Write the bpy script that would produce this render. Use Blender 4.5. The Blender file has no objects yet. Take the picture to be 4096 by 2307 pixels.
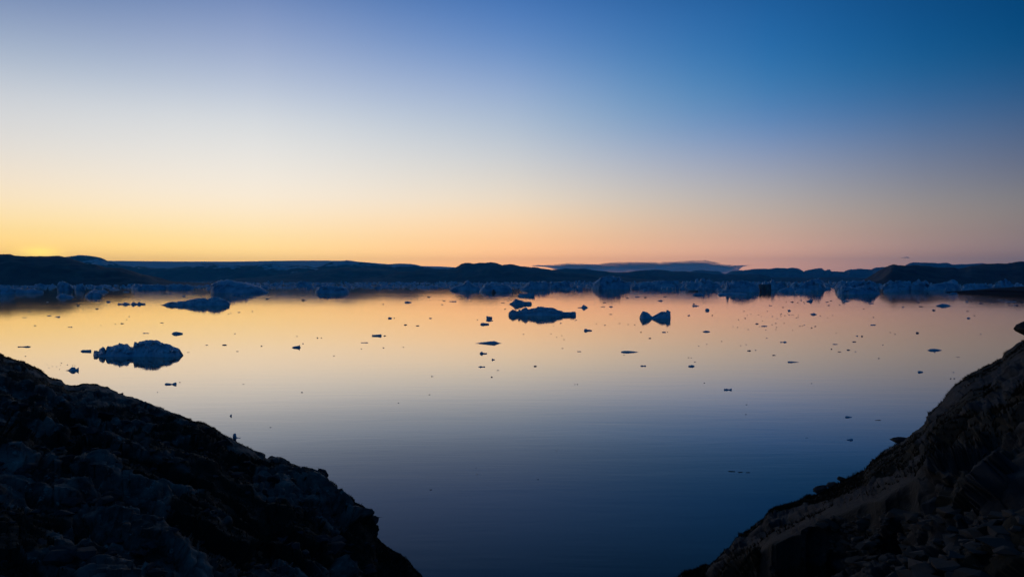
import bpy, bmesh, math, random
import numpy as np
from mathutils import Vector

# ------------------------------------------------------------------ scene, camera, sky, sun
S = bpy.context.scene
COL = S.collection
F = 2731.0                      # focal length in photograph pixels
CX, HY = 2048.0, 1120.0         # image centre column, row of the horizon
CAMZ = 35.0

cam_d = bpy.data.cameras.new("camera")
cam_d.lens = 24.0
cam_d.sensor_width = 36.0
cam_d.sensor_fit = 'HORIZONTAL'
cam_d.lens = F * 36.0 / 4096.0
cam_d.shift_y = -(1153.5 - HY) / 4096.0
cam_d.clip_start = 0.1
cam_d.clip_end = 200000.0
cam = bpy.data.objects.new("camera", cam_d)
COL.objects.link(cam)
cam.location = (0, 0, CAMZ)
cam.rotation_euler = (math.radians(90), 0, 0)
S.camera = cam

S.view_settings.view_transform = 'Standard'
S.view_settings.look = 'None'
S.view_settings.exposure = 0.0
S.view_settings.gamma = 1.0
S.cycles.use_denoising = True
S.cycles.max_bounces = 6
S.cycles.diffuse_bounces = 2
S.cycles.glossy_bounces = 3
S.cycles.volume_bounces = 0
S.cycles.transparent_max_bounces = 12
S.cycles.sample_clamp_indirect = 4.0

SUN_AZ = math.atan2(170 - CX, F)          # the afterglow stands left of the view direction (+Y)
SUN_EL = math.radians(0.9)


def lin(c):
    c = np.asarray(c, float) / 255.0
    return np.where(c <= 0.04045, c / 12.92, ((c + 0.055) / 1.055) ** 2.4)


class NT:
    def __init__(s, tree):
        s.t = tree

    def n(s, typ, **kw):
        nd = s.t.nodes.new(typ)
        for k, v in kw.items():
            if k.startswith('i_'):
                nd.inputs[k[2:].replace('_', ' ')].default_value = v
            else:
                setattr(nd, k, v)
        return nd

    def link(s, a, b):
        s.t.links.new(a, b)

    def math(s, op, a, b=None, c=None, clamp=False):
        nd = s.t.nodes.new('ShaderNodeMath')
        nd.operation = op
        nd.use_clamp = clamp
        for i, v in enumerate((a, b, c)):
            if v is None:
                continue
            if isinstance(v, (int, float)):
                nd.inputs[i].default_value = v
            else:
                s.link(v, nd.inputs[i])
        return nd.outputs[0]

    def mix(s, f, a, b, blend='MIX'):
        nd = s.t.nodes.new('ShaderNodeMix')
        nd.data_type = 'RGBA'
        nd.blend_type = blend
        nd.clamp_factor = True
        for i, v in ((0, f), (6, a), (7, b)):
            if isinstance(v, (int, float)):
                nd.inputs[i].default_value = v
            elif isinstance(v, (tuple, list, np.ndarray)):
                nd.inputs[i].default_value = (*[float(x) for x in v[:3]], 1)
            else:
                s.link(v, nd.inputs[i])
        return nd.outputs[2]


# colours of the dusk sky: for photograph columns, rows from the top of the frame to the horizon (sRGB)
SKY = {
    0:    [(0, (128, 147, 183)), (190, (164, 179, 200)), (380, (204, 208, 213)), (560, (224, 220, 213)), (700, (242, 226, 202)), (830, (255, 229, 184)), (950, (255, 216, 122)), (1060, (255, 196, 88)), (1120, (252, 178, 78))],
    1024: [(0, (122, 143, 188)), (160, (152, 168, 202)), (350, (188, 198, 215)), (480, (216, 219, 221)), (640, (236, 231, 222)), (800, (252, 236, 212)), (880, (255, 230, 186)), (1000, (255, 217, 134)), (1060, (255, 200, 106)), (1120, (252, 182, 92))],
    2048: [(0, (72, 118, 182)), (160, (100, 138, 194)), (350, (148, 170, 206)), (480, (174, 189, 208)), (640, (206, 207, 207)), (800, (236, 219, 195)), (900, (254, 212, 162)), (1000, (254, 193, 132)), (1060, (253, 177, 112)), (1120, (244, 160, 100))],
    3072: [(0, (28, 93, 155)), (200, (38, 107, 168)), (350, (62, 121, 175)), (480, (92, 132, 182)), (590, (128, 147, 183)), (700, (158, 161, 175)), (800, (178, 171, 165)), (900, (196, 168, 148)), (1000, (208, 158, 132)), (1060, (204, 146, 122)), (1120, (190, 134, 114))],
    4096: [(0, (0, 64, 114)), (160, (2, 72, 122)), (350, (36, 84, 130)), (480, (66, 94, 132)), (640, (96, 105, 128)), (740, (114, 114, 124)), (820, (130, 126, 120)), (900, (134, 119, 112)), (1000, (128, 108, 102)), (1120, (118, 96, 96))],
}
ROWS_EL = np.concatenate([np.linspace(0, 0.26, 22), np.linspace(0.30, 1.0, 10)])   # elevation / 90 deg


def column_table(px):
    """sRGB colour against elevation for one photograph column."""
    st = SKY[px]
    w = math.hypot(F, px - CX)
    el = [math.degrees(math.atan((HY - y) / w)) / 90.0 for y, _ in st][::-1]
    co = [c for _, c in st][::-1]
    up = {0: (40, 84, 140), 1024: (34, 80, 140), 2048: (14, 66, 126), 3072: (0, 52, 104), 4096: (0, 46, 92)}[px]
    el = el + [el[-1] + 0.07, 0.45, 0.7, 1.0]
    co = co + [up, (8, 50, 92), (14, 44, 78), (14, 40, 70)]
    out = np.stack([np.interp(ROWS_EL, el, [c[k] for c in co]) for k in range(3)], 1)
    sm = out.copy()
    sm[1:-1] = (out[:-2] + 2 * out[1:-1] + out[2:]) / 4
    return sm


HCOMP = 0.95
PXC = [0, 1024, 2048, 3072, 4096]
HAZE_D = 3.2e-5                 # density of the evening air (box of haze at the end of the script)
AZC = np.array([math.degrees(math.atan((p - CX) / F)) for p in PXC])
TABS = np.array([column_table(p) for p in PXC])
BACK = np.stack([np.interp(ROWS_EL, [0, .05, .12, .25, .45, .7, 1], v) for v in
                 ([12, 8, 6, 8, 12, 14, 14], [58, 68, 70, 62, 52, 44, 40], [102, 120, 124, 112, 92, 76, 70])], 1)
LEFTOUT = TABS[0] * np.array([0.86, 0.84, 0.85])
RIGHTOUT = TABS[-1] * 0.72
az_k = [-180, -120, -62] + list(AZC) + [60, 100, 180]
tab_k = [BACK, BACK, LEFTOUT] + list(TABS) + [RIGHTOUT, BACK, BACK]
az_s = [-180, -120, -85, -62, -48, -37, -31, -26, -20.6, -15, -10, -5, 0, 5, 10, 15, 20.6, 26, 31, 37, 46, 60, 100, 180]


def tab_at(a):
    def raw(q):
        q = max(-180, min(180, q))
        i = max(0, min(len(az_k) - 2, int(np.searchsorted(az_k, q)) - 1))
        t = (q - az_k[i]) / (az_k[i + 1] - az_k[i])
        return tab_k[i] * (1 - t) + tab_k[i + 1] * t
    return (raw(a - 4) + 2 * raw(a) + raw(a + 4)) / 4


world = bpy.data.worlds.new("World")
S.world = world
world.use_nodes = True
W = NT(world.node_tree)
world.node_tree.nodes.clear()
tc = W.n('ShaderNodeTexCoord')
sep = W.n('ShaderNodeSeparateXYZ')
W.link(tc.outputs['Generated'], sep.inputs[0])
dx, dy, dz = sep.outputs
azn = W.math('MULTIPLY', W.math('ARCTAN2', dx, dy), 180 / math.pi)
elv = W.math('ARCSINE', dz)
pos = W.math('MULTIPLY', elv, 2 / math.pi, clamp=True)


def ramp(a):
    r = W.n('ShaderNodeValToRGB')
    r.color_ramp.interpolation = 'LINEAR'
    t = tab_at(a)
    cr = r.color_ramp
    while len(cr.elements) > 1:
        cr.elements.remove(cr.elements[-1])
    for i, e in enumerate(ROWS_EL):
        el_ = cr.elements[0] if i == 0 else cr.elements.new(float(e))
        el_.position = float(e)
        path = min(31000.0, 975.0 / max(math.sin(e * math.pi / 2), 1e-4))
        el_.color = (*[float(v) * 0.5 * math.exp(HAZE_D * path * HCOMP) for v in lin(t[i])], 1)
    W.link(pos, r.inputs[0])
    return r.outputs[0]


cur = ramp(az_s[0])
for a0, a1 in zip(az_s[:-1], az_s[1:]):
    mr = W.n('ShaderNodeMapRange')
    mr.inputs['From Min'].default_value = a0
    mr.inputs['From Max'].default_value = a1
    W.link(azn, mr.inputs['Value'])
    cur = W.mix(mr.outputs[0], cur, ramp(a1))
# the last glow of the sun just above the left hills
gx = W.math('DIVIDE', W.math('SUBTRACT', azn, math.degrees(SUN_AZ) - 0.15), 1.15)
gy = W.math('DIVIDE', W.math('SUBTRACT', W.math('MULTIPLY', elv, 180 / math.pi), 1.85), 0.38)
g2 = W.math('ADD', W.math('MULTIPLY', gx, gx), W.math('MULTIPLY', gy, gy))
glow = W.math('POWER', 2.718, W.math('MULTIPLY', g2, -1.0))
cur = W.mix(W.math('MULTIPLY', glow, 0.52), cur, (1.55, 1.18, 0.16))
bg1 = W.n('ShaderNodeBackground')
W.link(cur, bg1.inputs['Color'])
bg1.inputs['Strength'].default_value = 2.0
sky = W.n('ShaderNodeTexSky')
sky.sky_type = 'NISHITA'
sky.sun_disc = False
sky.sun_elevation = math.radians(-4.0)
sky.sun_rotation = SUN_AZ
bg2 = W.n('ShaderNodeBackground')
bg2.inputs['Strength'].default_value = 0.05
W.link(sky.outputs[0], bg2.inputs['Color'])
addw = W.n('ShaderNodeAddShader')
wo = W.n('ShaderNodeOutputWorld')
W.link(bg1.outputs[0], addw.inputs[0])
W.link(bg2.outputs[0], addw.inputs[1])
W.link(addw.outputs[0], wo.inputs[0])

sun_d = bpy.data.lights.new("sun", 'SUN')
sun_d.energy = 0.05
sun_d.angle = math.radians(0.5)
sun_d.color = (1.0, 0.62, 0.32)
sun = bpy.data.objects.new("sun", sun_d)
COL.objects.link(sun)
sdir = Vector((math.sin(SUN_AZ) * math.cos(SUN_EL), math.cos(SUN_AZ) * math.cos(SUN_EL), math.sin(SUN_EL)))
sun.rotation_euler = sdir.to_track_quat('Z', 'Y').to_euler()


# ------------------------------------------------------------------ noise (numpy)
def _h(ix, iy, iz, s):
    h = (ix.astype(np.int64) * 374761393 + iy.astype(np.int64) * 668265263 + iz.astype(np.int64) * 2147483647 + s * 974711) & 0xffffffff
    h = ((h ^ (h >> 13)) * 1274126177) & 0xffffffff
    h = ((h ^ (h >> 16)) * 2246822519) & 0xffffffff
    return ((h ^ (h >> 15)) & 0xffffff) / float(0xffffff)


def vnoise(P, s=0):
    i = np.floor(P)
    f = P - i
    f = f * f * f * (f * (f * 6 - 15) + 10)
    i = i.astype(np.int64)
    r = 0
    for a in (0, 1):
        for b in (0, 1):
            for c in (0, 1):
                w = (f[:, 0] if a else 1 - f[:, 0]) * (f[:, 1] if b else 1 - f[:, 1]) * (f[:, 2] if c else 1 - f[:, 2])
                r = r + w * _h(i[:, 0] + a, i[:, 1] + b, i[:, 2] + c, s)
    return r * 2 - 1


def fbm(P, s=0, o=4, g=0.5):
    r, a = 0, 1.0
    for k in range(o):
        r = r + a * vnoise(P * (2.03 ** k) + 17.3 * k, s + k)
        a *= g
    return r


def worley(P, s=0):
    i = np.floor(P).astype(np.int64)
    f1 = np.full(len(P), 9.0)
    f2 = np.full(len(P), 9.0)
    idc = np.zeros(len(P))
    for a in (-1, 0, 1):
        for b in (-1, 0, 1):
            for c in (-1, 0, 1):
                q = i + np.array([a, b, c])
                px = q[:, 0] + _h(q[:, 0], q[:, 1], q[:, 2], s)
                py = q[:, 1] + _h(q[:, 0], q[:, 1], q[:, 2], s + 1)
                pz = q[:, 2] + _h(q[:, 0], q[:, 1], q[:, 2], s + 2)
                d = np.sqrt((px - P[:, 0]) ** 2 + (py - P[:, 1]) ** 2 + (pz - P[:, 2]) ** 2)
                m = d < f1
                f2 = np.where(m, f1, np.minimum(f2, d))
                idc = np.where(m, _h(q[:, 0], q[:, 1], q[:, 2], s + 5), idc)
                f1 = np.where(m, d, f1)
    return f1, f2, idc


def blocks(P, s=0, tilt=0.8):
    """fractured blocks: every cell is a tilted flat facet with its own height, with sharp joints between."""
    i = np.floor(P).astype(np.int64)
    f1 = np.full(len(P), 9.0)
    f2 = np.full(len(P), 9.0)
    out = np.zeros(len(P))
    for a in (-1, 0, 1):
        for b in (-1, 0, 1):
            for c in (-1, 0, 1):
                q = i + np.array([a, b, c])
                h = [_h(q[:, 0], q[:, 1], q[:, 2], s + k) for k in range(7)]
                d0 = P[:, 0] - q[:, 0] - h[0]
                d1 = P[:, 1] - q[:, 1] - h[1]
                d2 = P[:, 2] - q[:, 2] - h[2]
                d = np.sqrt(d0 * d0 + d1 * d1 + d2 * d2)
                m = d < f1
                f2 = np.where(m, f1, np.minimum(f2, d))
                v = (h[3] - 0.5) + tilt * (d0 * (h[4] - 0.5) + d1 * (h[5] - 0.5) * 1.6 + d2 * (h[6] - 0.5) * 1.6)
                out = np.where(m, v, out)
                f1 = np.where(m, d, f1)
    return out, f2 - f1


# ------------------------------------------------------------------ mesh helpers
def mesh_obj(name, V, Fq, mat, smooth=True, attr=None):
    V = np.asarray(V, np.float32)
    Fq = np.asarray(Fq, np.int32)
    me = bpy.data.meshes.new(name)
    nf, k = Fq.shape
    me.vertices.add(len(V))
    me.vertices.foreach_set('co', V.ravel())
    me.loops.add(nf * k)
    me.loops.foreach_set('vertex_index', Fq.ravel())
    me.polygons.add(nf)
    me.polygons.foreach_set('loop_start', np.arange(0, nf * k, k, dtype=np.int32))
    me.polygons.foreach_set('loop_total', np.full(nf, k, np.int32))
    me.polygons.foreach_set('use_smooth', np.full(nf, smooth))
    me.update(calc_edges=True)
    if attr is not None:
        for an, av in attr.items():
            a = me.attributes.new(an, 'FLOAT', 'POINT')
            a.data.foreach_set('value', np.asarray(av, np.float32))
    me.materials.append(mat)
    o = bpy.data.objects.new(name, me)
    COL.objects.link(o)
    return o


def grid_faces(nr, nc, off=0):
    a = np.arange(nr * nc).reshape(nr, nc)
    return np.stack([a[:-1, :-1], a[1:, :-1], a[1:, 1:], a[:-1, 1:]], -1).reshape(-1, 4) + off


def set_props(o, label=None, cat=None, group=None, kind=None):
    if label: o['label'] = label
    if cat: o['category'] = cat
    if group: o['group'] = group
    if kind: o['kind'] = kind
    return o


def PT(px, py, Y):
    return ((px - CX) / F * Y, Y, CAMZ - (py - HY) / F * Y)


def water_Y(py):
    return CAMZ * F / (py - HY)


# ------------------------------------------------------------------ materials
def new_mat(name):
    m = bpy.data.materials.new(name)
    m.use_nodes = True
    t = NT(m.node_tree)
    b = m.node_tree.nodes['Principled BSDF']
    return m, t, b


def mat_water():
    m, t, b = new_mat("sea_water")
    g = t.n('ShaderNodeNewGeometry')
    mp = t.n('ShaderNodeMapping')
    mp.inputs['Scale'].default_value = (0.25, 1.0, 1.0)
    t.link(g.outputs['Position'], mp.inputs[0])
    # fine ripples in drifting patches, mostly further out
    n1 = t.n('ShaderNodeTexNoise', i_Scale=1.1, i_Detail=3.0, i_Roughness=0.6)
    t.link(mp.outputs[0], n1.inputs[0])
    # long lazy swell
    mp2 = t.n('ShaderNodeMapping')
    mp2.inputs['Rotation'].default_value = (0, 0, math.radians(-14))
    mp2.inputs['Scale'].default_value = (0.035, 0.16, 1.0)
    t.link(g.outputs['Position'], mp2.inputs[0])
    n2 = t.n('ShaderNodeTexNoise', i_Scale=1.0, i_Detail=3.0, i_Roughness=0.5, i_Distortion=0.6)
    t.link(mp2.outputs[0], n2.inputs[0])
    mp3 = t.n('ShaderNodeMapping')
    mp3.inputs['Rotation'].default_value = (0, 0, math.radians(9))
    mp3.inputs['Scale'].default_value = (0.12, 0.9, 1.0)
    t.link(g.outputs['Position'], mp3.inputs[0])
    n3 = t.n('ShaderNodeTexNoise', i_Scale=1.0, i_Detail=2.0, i_Distortion=0.4)
    t.link(mp3.outputs[0], n3.inputs[0])
    sp = t.n('ShaderNodeSeparateXYZ')
    t.link(g.outputs['Position'], sp.inputs[0])
    far = t.n('ShaderNodeMapRange')
    far.inputs['From Min'].default_value = 350
    far.inputs['From Max'].default_value = 1300
    far.inputs['To Min'].default_value = 0.04
    far.inputs['To Max'].default_value = 1.0
    t.link(sp.outputs[1], far.inputs['Value'])
    mpp = t.n('ShaderNodeMapping')
    mpp.inputs['Scale'].default_value = (0.0022, 0.013, 1.0)
    t.link(g.outputs['Position'], mpp.inputs[0])
    pn = t.n('ShaderNodeTexNoise', i_Scale=1.0, i_Detail=4.0)
    t.link(mpp.outputs[0], pn.inputs[0])
    patch = t.n('ShaderNodeMapRange')
    patch.inputs['From Min'].default_value = 0.4
    patch.inputs['From Max'].default_value = 0.62
    patch.inputs['To Min'].default_value = 0.2
    t.link(pn.outputs[0], patch.inputs['Value'])
    h1 = t.math('MULTIPLY', t.math('MULTIPLY', n1.outputs[0], 0.012), t.math('MULTIPLY', far.outputs[0], patch.outputs[0]))
    h2 = t.math('MULTIPLY', n2.outputs[0], 0.017)
    h3 = t.math('MULTIPLY', t.math('MULTIPLY', n3.outputs[0], 0.0075), patch.outputs[0])
    h = t.math('ADD', t.math('ADD', h1, h2), h3)
    bp = t.n('ShaderNodeBump')
    bp.inputs['Strength'].default_value = 1.0
    bp.inputs['Distance'].default_value = 1.0
    t.link(h, bp.inputs['Height'])
    # mirror reflection that fades as one looks more steeply into the dark deep water
    dt = t.n('ShaderNodeVectorMath', operation='DOT_PRODUCT')
    t.link(g.outputs['Incoming'], dt.inputs[0])
    t.link(bp.outputs[0], dt.inputs[1])
    fr = t.n('ShaderNodeFloatCurve')
    cv = fr.mapping.curves[0]
    pts = [(0, 1.0), (0.066, 0.90), (0.10, 0.85), (0.137, 0.75), (0.208, 0.40), (0.276, 0.20), (0.34, 0.14), (0.40, 0.10), (0.6, 0.045), (1.0, 0.025)]
    cv.points[0].location = pts[0]
    cv.points[1].location = pts[-1]
    for p in pts[1:-1]:
        cv.points.new(*p)
    fr.mapping.update()
    t.link(dt.outputs['Value'], fr.inputs['Value'])
    # reflection colour painted by view angle: warm at grazing, bluer midway, warm again
    tr = t.n('ShaderNodeValToRGB')
    els = tr.color_ramp.elements
    els[0].position, els[0].color = 0.0, (1, 0.90, 0.79, 1)
    els[1].position, els[1].color = 0.5, (1, 0.92, 0.82, 1)
    for p_, c_ in ((0.12, (1, 0.90, 0.80, 1)), (0.215, (0.83, 0.86, 0.94, 1)), (0.30, (0.78, 0.84, 0.95, 1)), (0.38, (1, 0.92, 0.84, 1))):
        els.new(p_).color = c_
    t.link(dt.outputs['Value'], tr.inputs[0])
    df = t.n('ShaderNodeBsdfDiffuse')
    df.inputs['Color'].default_value = (0.003, 0.012, 0.028, 1)
    gl = t.n('ShaderNodeBsdfGlossy')
    gl.inputs['Roughness'].default_value = 0.035
    t.link(tr.outputs[0], gl.inputs['Color'])
    t.link(bp.outputs[0], gl.inputs['Normal'])
    mx = t.n('ShaderNodeMixShader')
    t.link(fr.outputs[0], mx.inputs[0])
    t.link(df.outputs[0], mx.inputs[1])
    t.link(gl.outputs[0], mx.inputs[2])
    t.link(mx.outputs[0], m.node_tree.nodes['Material Output'].inputs['Surface'])
    m.node_tree.nodes.remove(b)
    return m


def mat_ice(name, c0, c1, sc, bump, rough=0.45):
    m, t, b = new_mat(name)
    g = t.n('ShaderNodeNewGeometry')
    n1 = t.n('ShaderNodeTexNoise', i_Scale=sc, i_Detail=5.0, i_Roughness=0.6)
    t.link(g.outputs['Position'], n1.inputs[0])
    r = t.n('ShaderNodeMapRange')
    r.inputs['From Min'].default_value = 0.35
    r.inputs['From Max'].default_value = 0.65
    t.link(n1.outputs[0], r.inputs['Value'])
    t.link(t.mix(r.outputs[0], c0, c1), b.inputs['Base Color'])
    b.inputs['Roughness'].default_value = rough
    b.inputs['IOR'].default_value = 1.31
    n2 = t.n('ShaderNodeTexNoise', i_Scale=sc * 3, i_Detail=6.0, i_Roughness=0.65)
    t.link(g.outputs['Position'], n2.inputs[0])
    bp = t.n('ShaderNodeBump')
    bp.inputs['Strength'].default_value = 0.7
    bp.inputs['Distance'].default_value = bump
    t.link(n2.outputs[0], bp.inputs['Height'])
    t.link(bp.outputs[0], b.inputs['Normal'])
    return m


def mat_hill(name, c0, c1, snow=None, sc=0.004):
    m, t, b = new_mat(name)
    g = t.n('ShaderNodeNewGeometry')
    n1 = t.n('ShaderNodeTexNoise', i_Scale=sc, i_Detail=8.0, i_Roughness=0.65)
    t.link(g.outputs['Position'], n1.inputs[0])
    r = t.n('ShaderNodeMapRange')
    r.inputs['From Min'].default_value = 0.38
    r.inputs['From Max'].default_value = 0.62
    t.link(n1.outputs[0], r.inputs['Value'])
    c = t.mix(r.outputs[0], c0, c1)
    if snow:
        z0, th = snow
        mp = t.n('ShaderNodeMapping')
        mp.inputs['Scale'].default_value = (0.0014, 0.0014, 0.0075)
        t.link(g.outputs['Position'], mp.inputs[0])
        n2 = t.n('ShaderNodeTexNoise', i_Scale=1.0, i_Detail=7.0, i_Roughness=0.62)
        t.link(mp.outputs[0], n2.inputs[0])
        sp = t.n('ShaderNodeSeparateXYZ')
        t.link(g.outputs['Position'], sp.inputs[0])
        hz = t.n('ShaderNodeMapRange')
        hz.inputs['From Min'].default_value = z0
        hz.inputs['From Max'].default_value = z0 * 1.7
        hz.inputs['To Min'].default_value = -0.16
        hz.inputs['To Max'].default_value = 0.02
        t.link(sp.outputs[2], hz.inputs['Value'])
        s = t.n('ShaderNodeMapRange')
        s.inputs['From Min'].default_value = th
        s.inputs['From Max'].default_value = th + 0.015
        t.link(t.math('ADD', n2.outputs[0], hz.outputs[0]), s.inputs['Value'])
        c = t.mix(s.outputs[0], c, (0.62, 0.66, 0.72))
    t.link(c, b.inputs['Base Color'])
    b.inputs['Roughness'].default_value = 0.95
    b.inputs['Specular IOR Level'].default_value = 0.1
    return m


def mat_rock(name, scale=1.0, k=1.0, pale=(0.24, 0.21, 0.175)):
    """gneiss with lichen, and dark moss and heather where the 'moss' attribute is high."""
    m, t, b = new_mat(name)
    g = t.n('ShaderNodeNewGeometry')
    at = t.n('ShaderNodeAttribute', attribute_name='moss')  # plant cover, plus painted shade on the right slab face
    n1 = t.n('ShaderNodeTexNoise', i_Scale=0.9 * scale, i_Detail=8.0, i_Roughness=0.65)
    t.link(g.outputs['Position'], n1.inputs[0])
    cb = t.n('ShaderNodeCombineXYZ')                  # frame of the rock's own layering
    for q_, (an_, f_) in enumerate((('along', 0.35), ('across', 3.2), ('through', 4.0))):
        aq = t.n('ShaderNodeAttribute', attribute_name=an_)
        t.link(t.math('MULTIPLY', aq.outputs['Fac'], f_), cb.inputs[q_])
    mp = cb
    n2 = t.n('ShaderNodeTexNoise', i_Scale=1.0 * scale, i_Detail=6.0, i_Roughness=0.6)
    t.link(mp.outputs[0], n2.inputs[0])
    c = t.mix(t.math('MULTIPLY_ADD', n1.outputs[0], 4.0, -1.6, clamp=True), (0.028 * k, 0.024 * k, 0.020 * k), tuple(v_ * k for v_ in pale))
    band = t.math('MULTIPLY_ADD', n2.outputs[0], 4.0, -1.6, clamp=True)
    c = t.mix(t.math('MULTIPLY', band, 0.6), c, (0.022, 0.020, 0.020))
    # pale lichen spots
    v = t.n('ShaderNodeTexNoise', i_Scale=3.3 * scale, i_Detail=5.0, i_Roughness=0.75)
    t.link(g.outputs['Position'], v.inputs[0])
    li = t.n('ShaderNodeMapRange')
    li.inputs['From Min'].default_value = 0.60
    li.inputs['From Max'].default_value = 0.66
    t.link(v.outputs[0], li.inputs['Value'])
    c = t.mix(t.math('MULTIPLY', li.outputs[0], 0.7), c, (0.30 * k, 0.29 * k, 0.25 * k))
    mo = t.n('ShaderNodeMapRange')
    mo.inputs['From Min'].default_value = 0.42
    mo.inputs['From Max'].default_value = 0.58
    t.link(t.math('ADD', at.outputs['Fac'], t.math('MULTIPLY_ADD', n1.outputs[0], 0.5, -0.25)), mo.inputs['Value'])
    mc = t.mix(n2.outputs[0], (0.010, 0.010, 0.006), (0.034, 0.026, 0.014))
    t.link(t.mix(mo.outputs[0], c, mc), b.inputs['Base Color'])
    b.inputs['Roughness'].default_value = 0.85
    b.inputs['Specular IOR Level'].default_value = 0.2
    n3 = t.n('ShaderNodeTexNoise', i_Scale=5.0 * scale, i_Detail=8.0, i_Roughness=0.7)
    t.link(g.outputs['Position'], n3.inputs[0])
    bp = t.n('ShaderNodeBump')
    bp.inputs['Strength'].default_value = 0.8
    bp.inputs['Distance'].default_value = 0.07 / scale
    t.link(t.math('ADD', t.math('MULTIPLY', n3.outputs[0], 0.6), t.math('MULTIPLY', n2.outputs[0], 1.6)), bp.inputs['Height'])
    t.link(bp.outputs[0], b.inputs['Normal'])
    return m


def mat_plain(name, col, rough=0.9):
    m, t, b = new_mat(name)
    g = t.n('ShaderNodeNewGeometry')
    n1 = t.n('ShaderNodeTexNoise', i_Scale=6.0, i_Detail=4.0)
    t.link(g.outputs['Position'], n1.inputs[0])
    t.link(t.mix(n1.outputs[0], tuple(x * 0.5 for x in col), tuple(x * 1.5 for x in col)), b.inputs['Base Color'])
    b.inputs['Roughness'].default_value = rough
    b.inputs['Specular IOR Level'].default_value = 0.1
    return m


M_WATER = mat_water()
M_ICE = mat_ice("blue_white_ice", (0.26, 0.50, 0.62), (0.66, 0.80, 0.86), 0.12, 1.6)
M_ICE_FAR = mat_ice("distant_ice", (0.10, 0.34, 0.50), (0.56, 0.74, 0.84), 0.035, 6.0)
M_ICE_DARK = mat_ice("dirty_dark_ice", (0.11, 0.09, 0.085), (0.24, 0.20, 0.18), 0.1, 1.0)
M_ICE_CLEAR = mat_ice("wet_clear_ice", (0.10, 0.14, 0.18), (0.30, 0.36, 0.42), 0.6, 0.1, 0.25)
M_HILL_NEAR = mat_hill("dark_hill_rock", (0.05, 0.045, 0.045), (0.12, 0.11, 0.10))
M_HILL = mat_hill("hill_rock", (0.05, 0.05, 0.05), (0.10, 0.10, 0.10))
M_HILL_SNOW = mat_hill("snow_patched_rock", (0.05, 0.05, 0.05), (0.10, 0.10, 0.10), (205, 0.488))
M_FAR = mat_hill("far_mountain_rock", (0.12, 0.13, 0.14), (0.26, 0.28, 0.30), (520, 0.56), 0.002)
M_CAP = mat_hill("ice_cap_snow", (0.62, 0.66, 0.72), (0.70, 0.74, 0.80), None, 0.0006)
M_ROCK_L = mat_rock("lichen_gneiss", 0.6, 1.15)
M_ROCK_R = mat_rock("near_lichen_gneiss", 2.2, 0.24, (0.19, 0.20, 0.205))
M_BOULDER_PALE = mat_plain("pale_brown_stone", (0.080, 0.064, 0.052))
M_BOULDER = mat_plain("grey_stone", (0.045, 0.045, 0.045))
M_HEATHER = mat_plain("heather_and_grass", (0.030, 0.020, 0.010))
M_WEED = mat_plain("wet_seaweed", (0.02, 0.010, 0.008), 0.4)

# ------------------------------------------------------------------ the sea
R = 29500.0
rings = [0.0] + list(np.geomspace(20, R, 40))
na = 96
V = [(0, 0, 0)]
for r in rings[1:]:
    for k in range(na):
        a = 2 * math.pi * k / na
        V.append((r * math.cos(a), r * math.sin(a), 0))
me = bpy.data.meshes.new("sea")
Fc = [(0, 1 + k, 1 + (k + 1) % na) for k in range(na)]
for j in range(len(rings) - 2):
    b0, b1 = 1 + j * na, 1 + (j + 1) * na
    Fc += [(b0 + k, b1 + k, b1 + (k + 1) % na, b0 + (k + 1) % na) for k in range(na)]
me.from_pydata(V, [], Fc)
me.materials.append(M_WATER)
sea = bpy.data.objects.new("sea", me)
COL.objects.link(sea)
set_props(sea, kind='structure')


# ------------------------------------------------------------------ hills
def hill(name, prof, D, toe, back, mat, seed, rough=0.35, nx=420, nf=70, nb=14, jag=1.0):
    prof = np.array(prof, float)
    px = np.linspace(prof[0, 0], prof[-1, 0], nx)
    py = np.interp(px, prof[:, 0], prof[:, 1])
    q = np.stack([px * 0.05, np.zeros(nx), np.full(nx, seed * 3.1)], 1)
    py = py + jag * fbm(q, seed, 4, 0.6) * 0.9
    zc = CAMZ - (py - HY) / F * D
    V = []
    for j in range(nf + nb):
        if j <= nf:
            t = j / nf                      # toe -> crest
            Y = toe + (D - toe) * t
            s = np.sin(t * math.pi / 2) ** 1.15
        else:
            t = (j - nf) / (nb - 1)
            Y = D + back * t
            s = 1 - t ** 1.4 * 1.02
        X = (px - CX) / F * (Y if j <= nf else D + 0.6 * back * t)
        z = zc * s
        P = np.stack([X / 900, np.full(nx, Y) / 900, np.zeros(nx)], 1)
        n = fbm(P, seed, 5, 0.55)
        rid = 1 - np.abs(fbm(P * 1.7 + 5, seed + 9, 4, 0.5))
        w = (1 - s) * s * 4 if j <= nf else 0.0
        z = z + zc * rough * w * (n * 0.7 + (rid - 0.6) * 0.6)
        if j <= nf:
            lim = CAMZ + (zc - CAMZ) / D * Y     # stay below the crest line of sight
            z = np.minimum(z, lim - 1.0 * (1 - s))
        if j == 0 or j == nf + nb - 1:
            z = np.full(nx, -6.0)
        V.append(np.stack([X, np.full(nx, Y), z], 1))
    V = np.concatenate(V)
    o = mesh_obj(name, V, grid_faces(nf + nb, nx)[:, ::-1], mat)
    return set_props(o, kind='structure')


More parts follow.
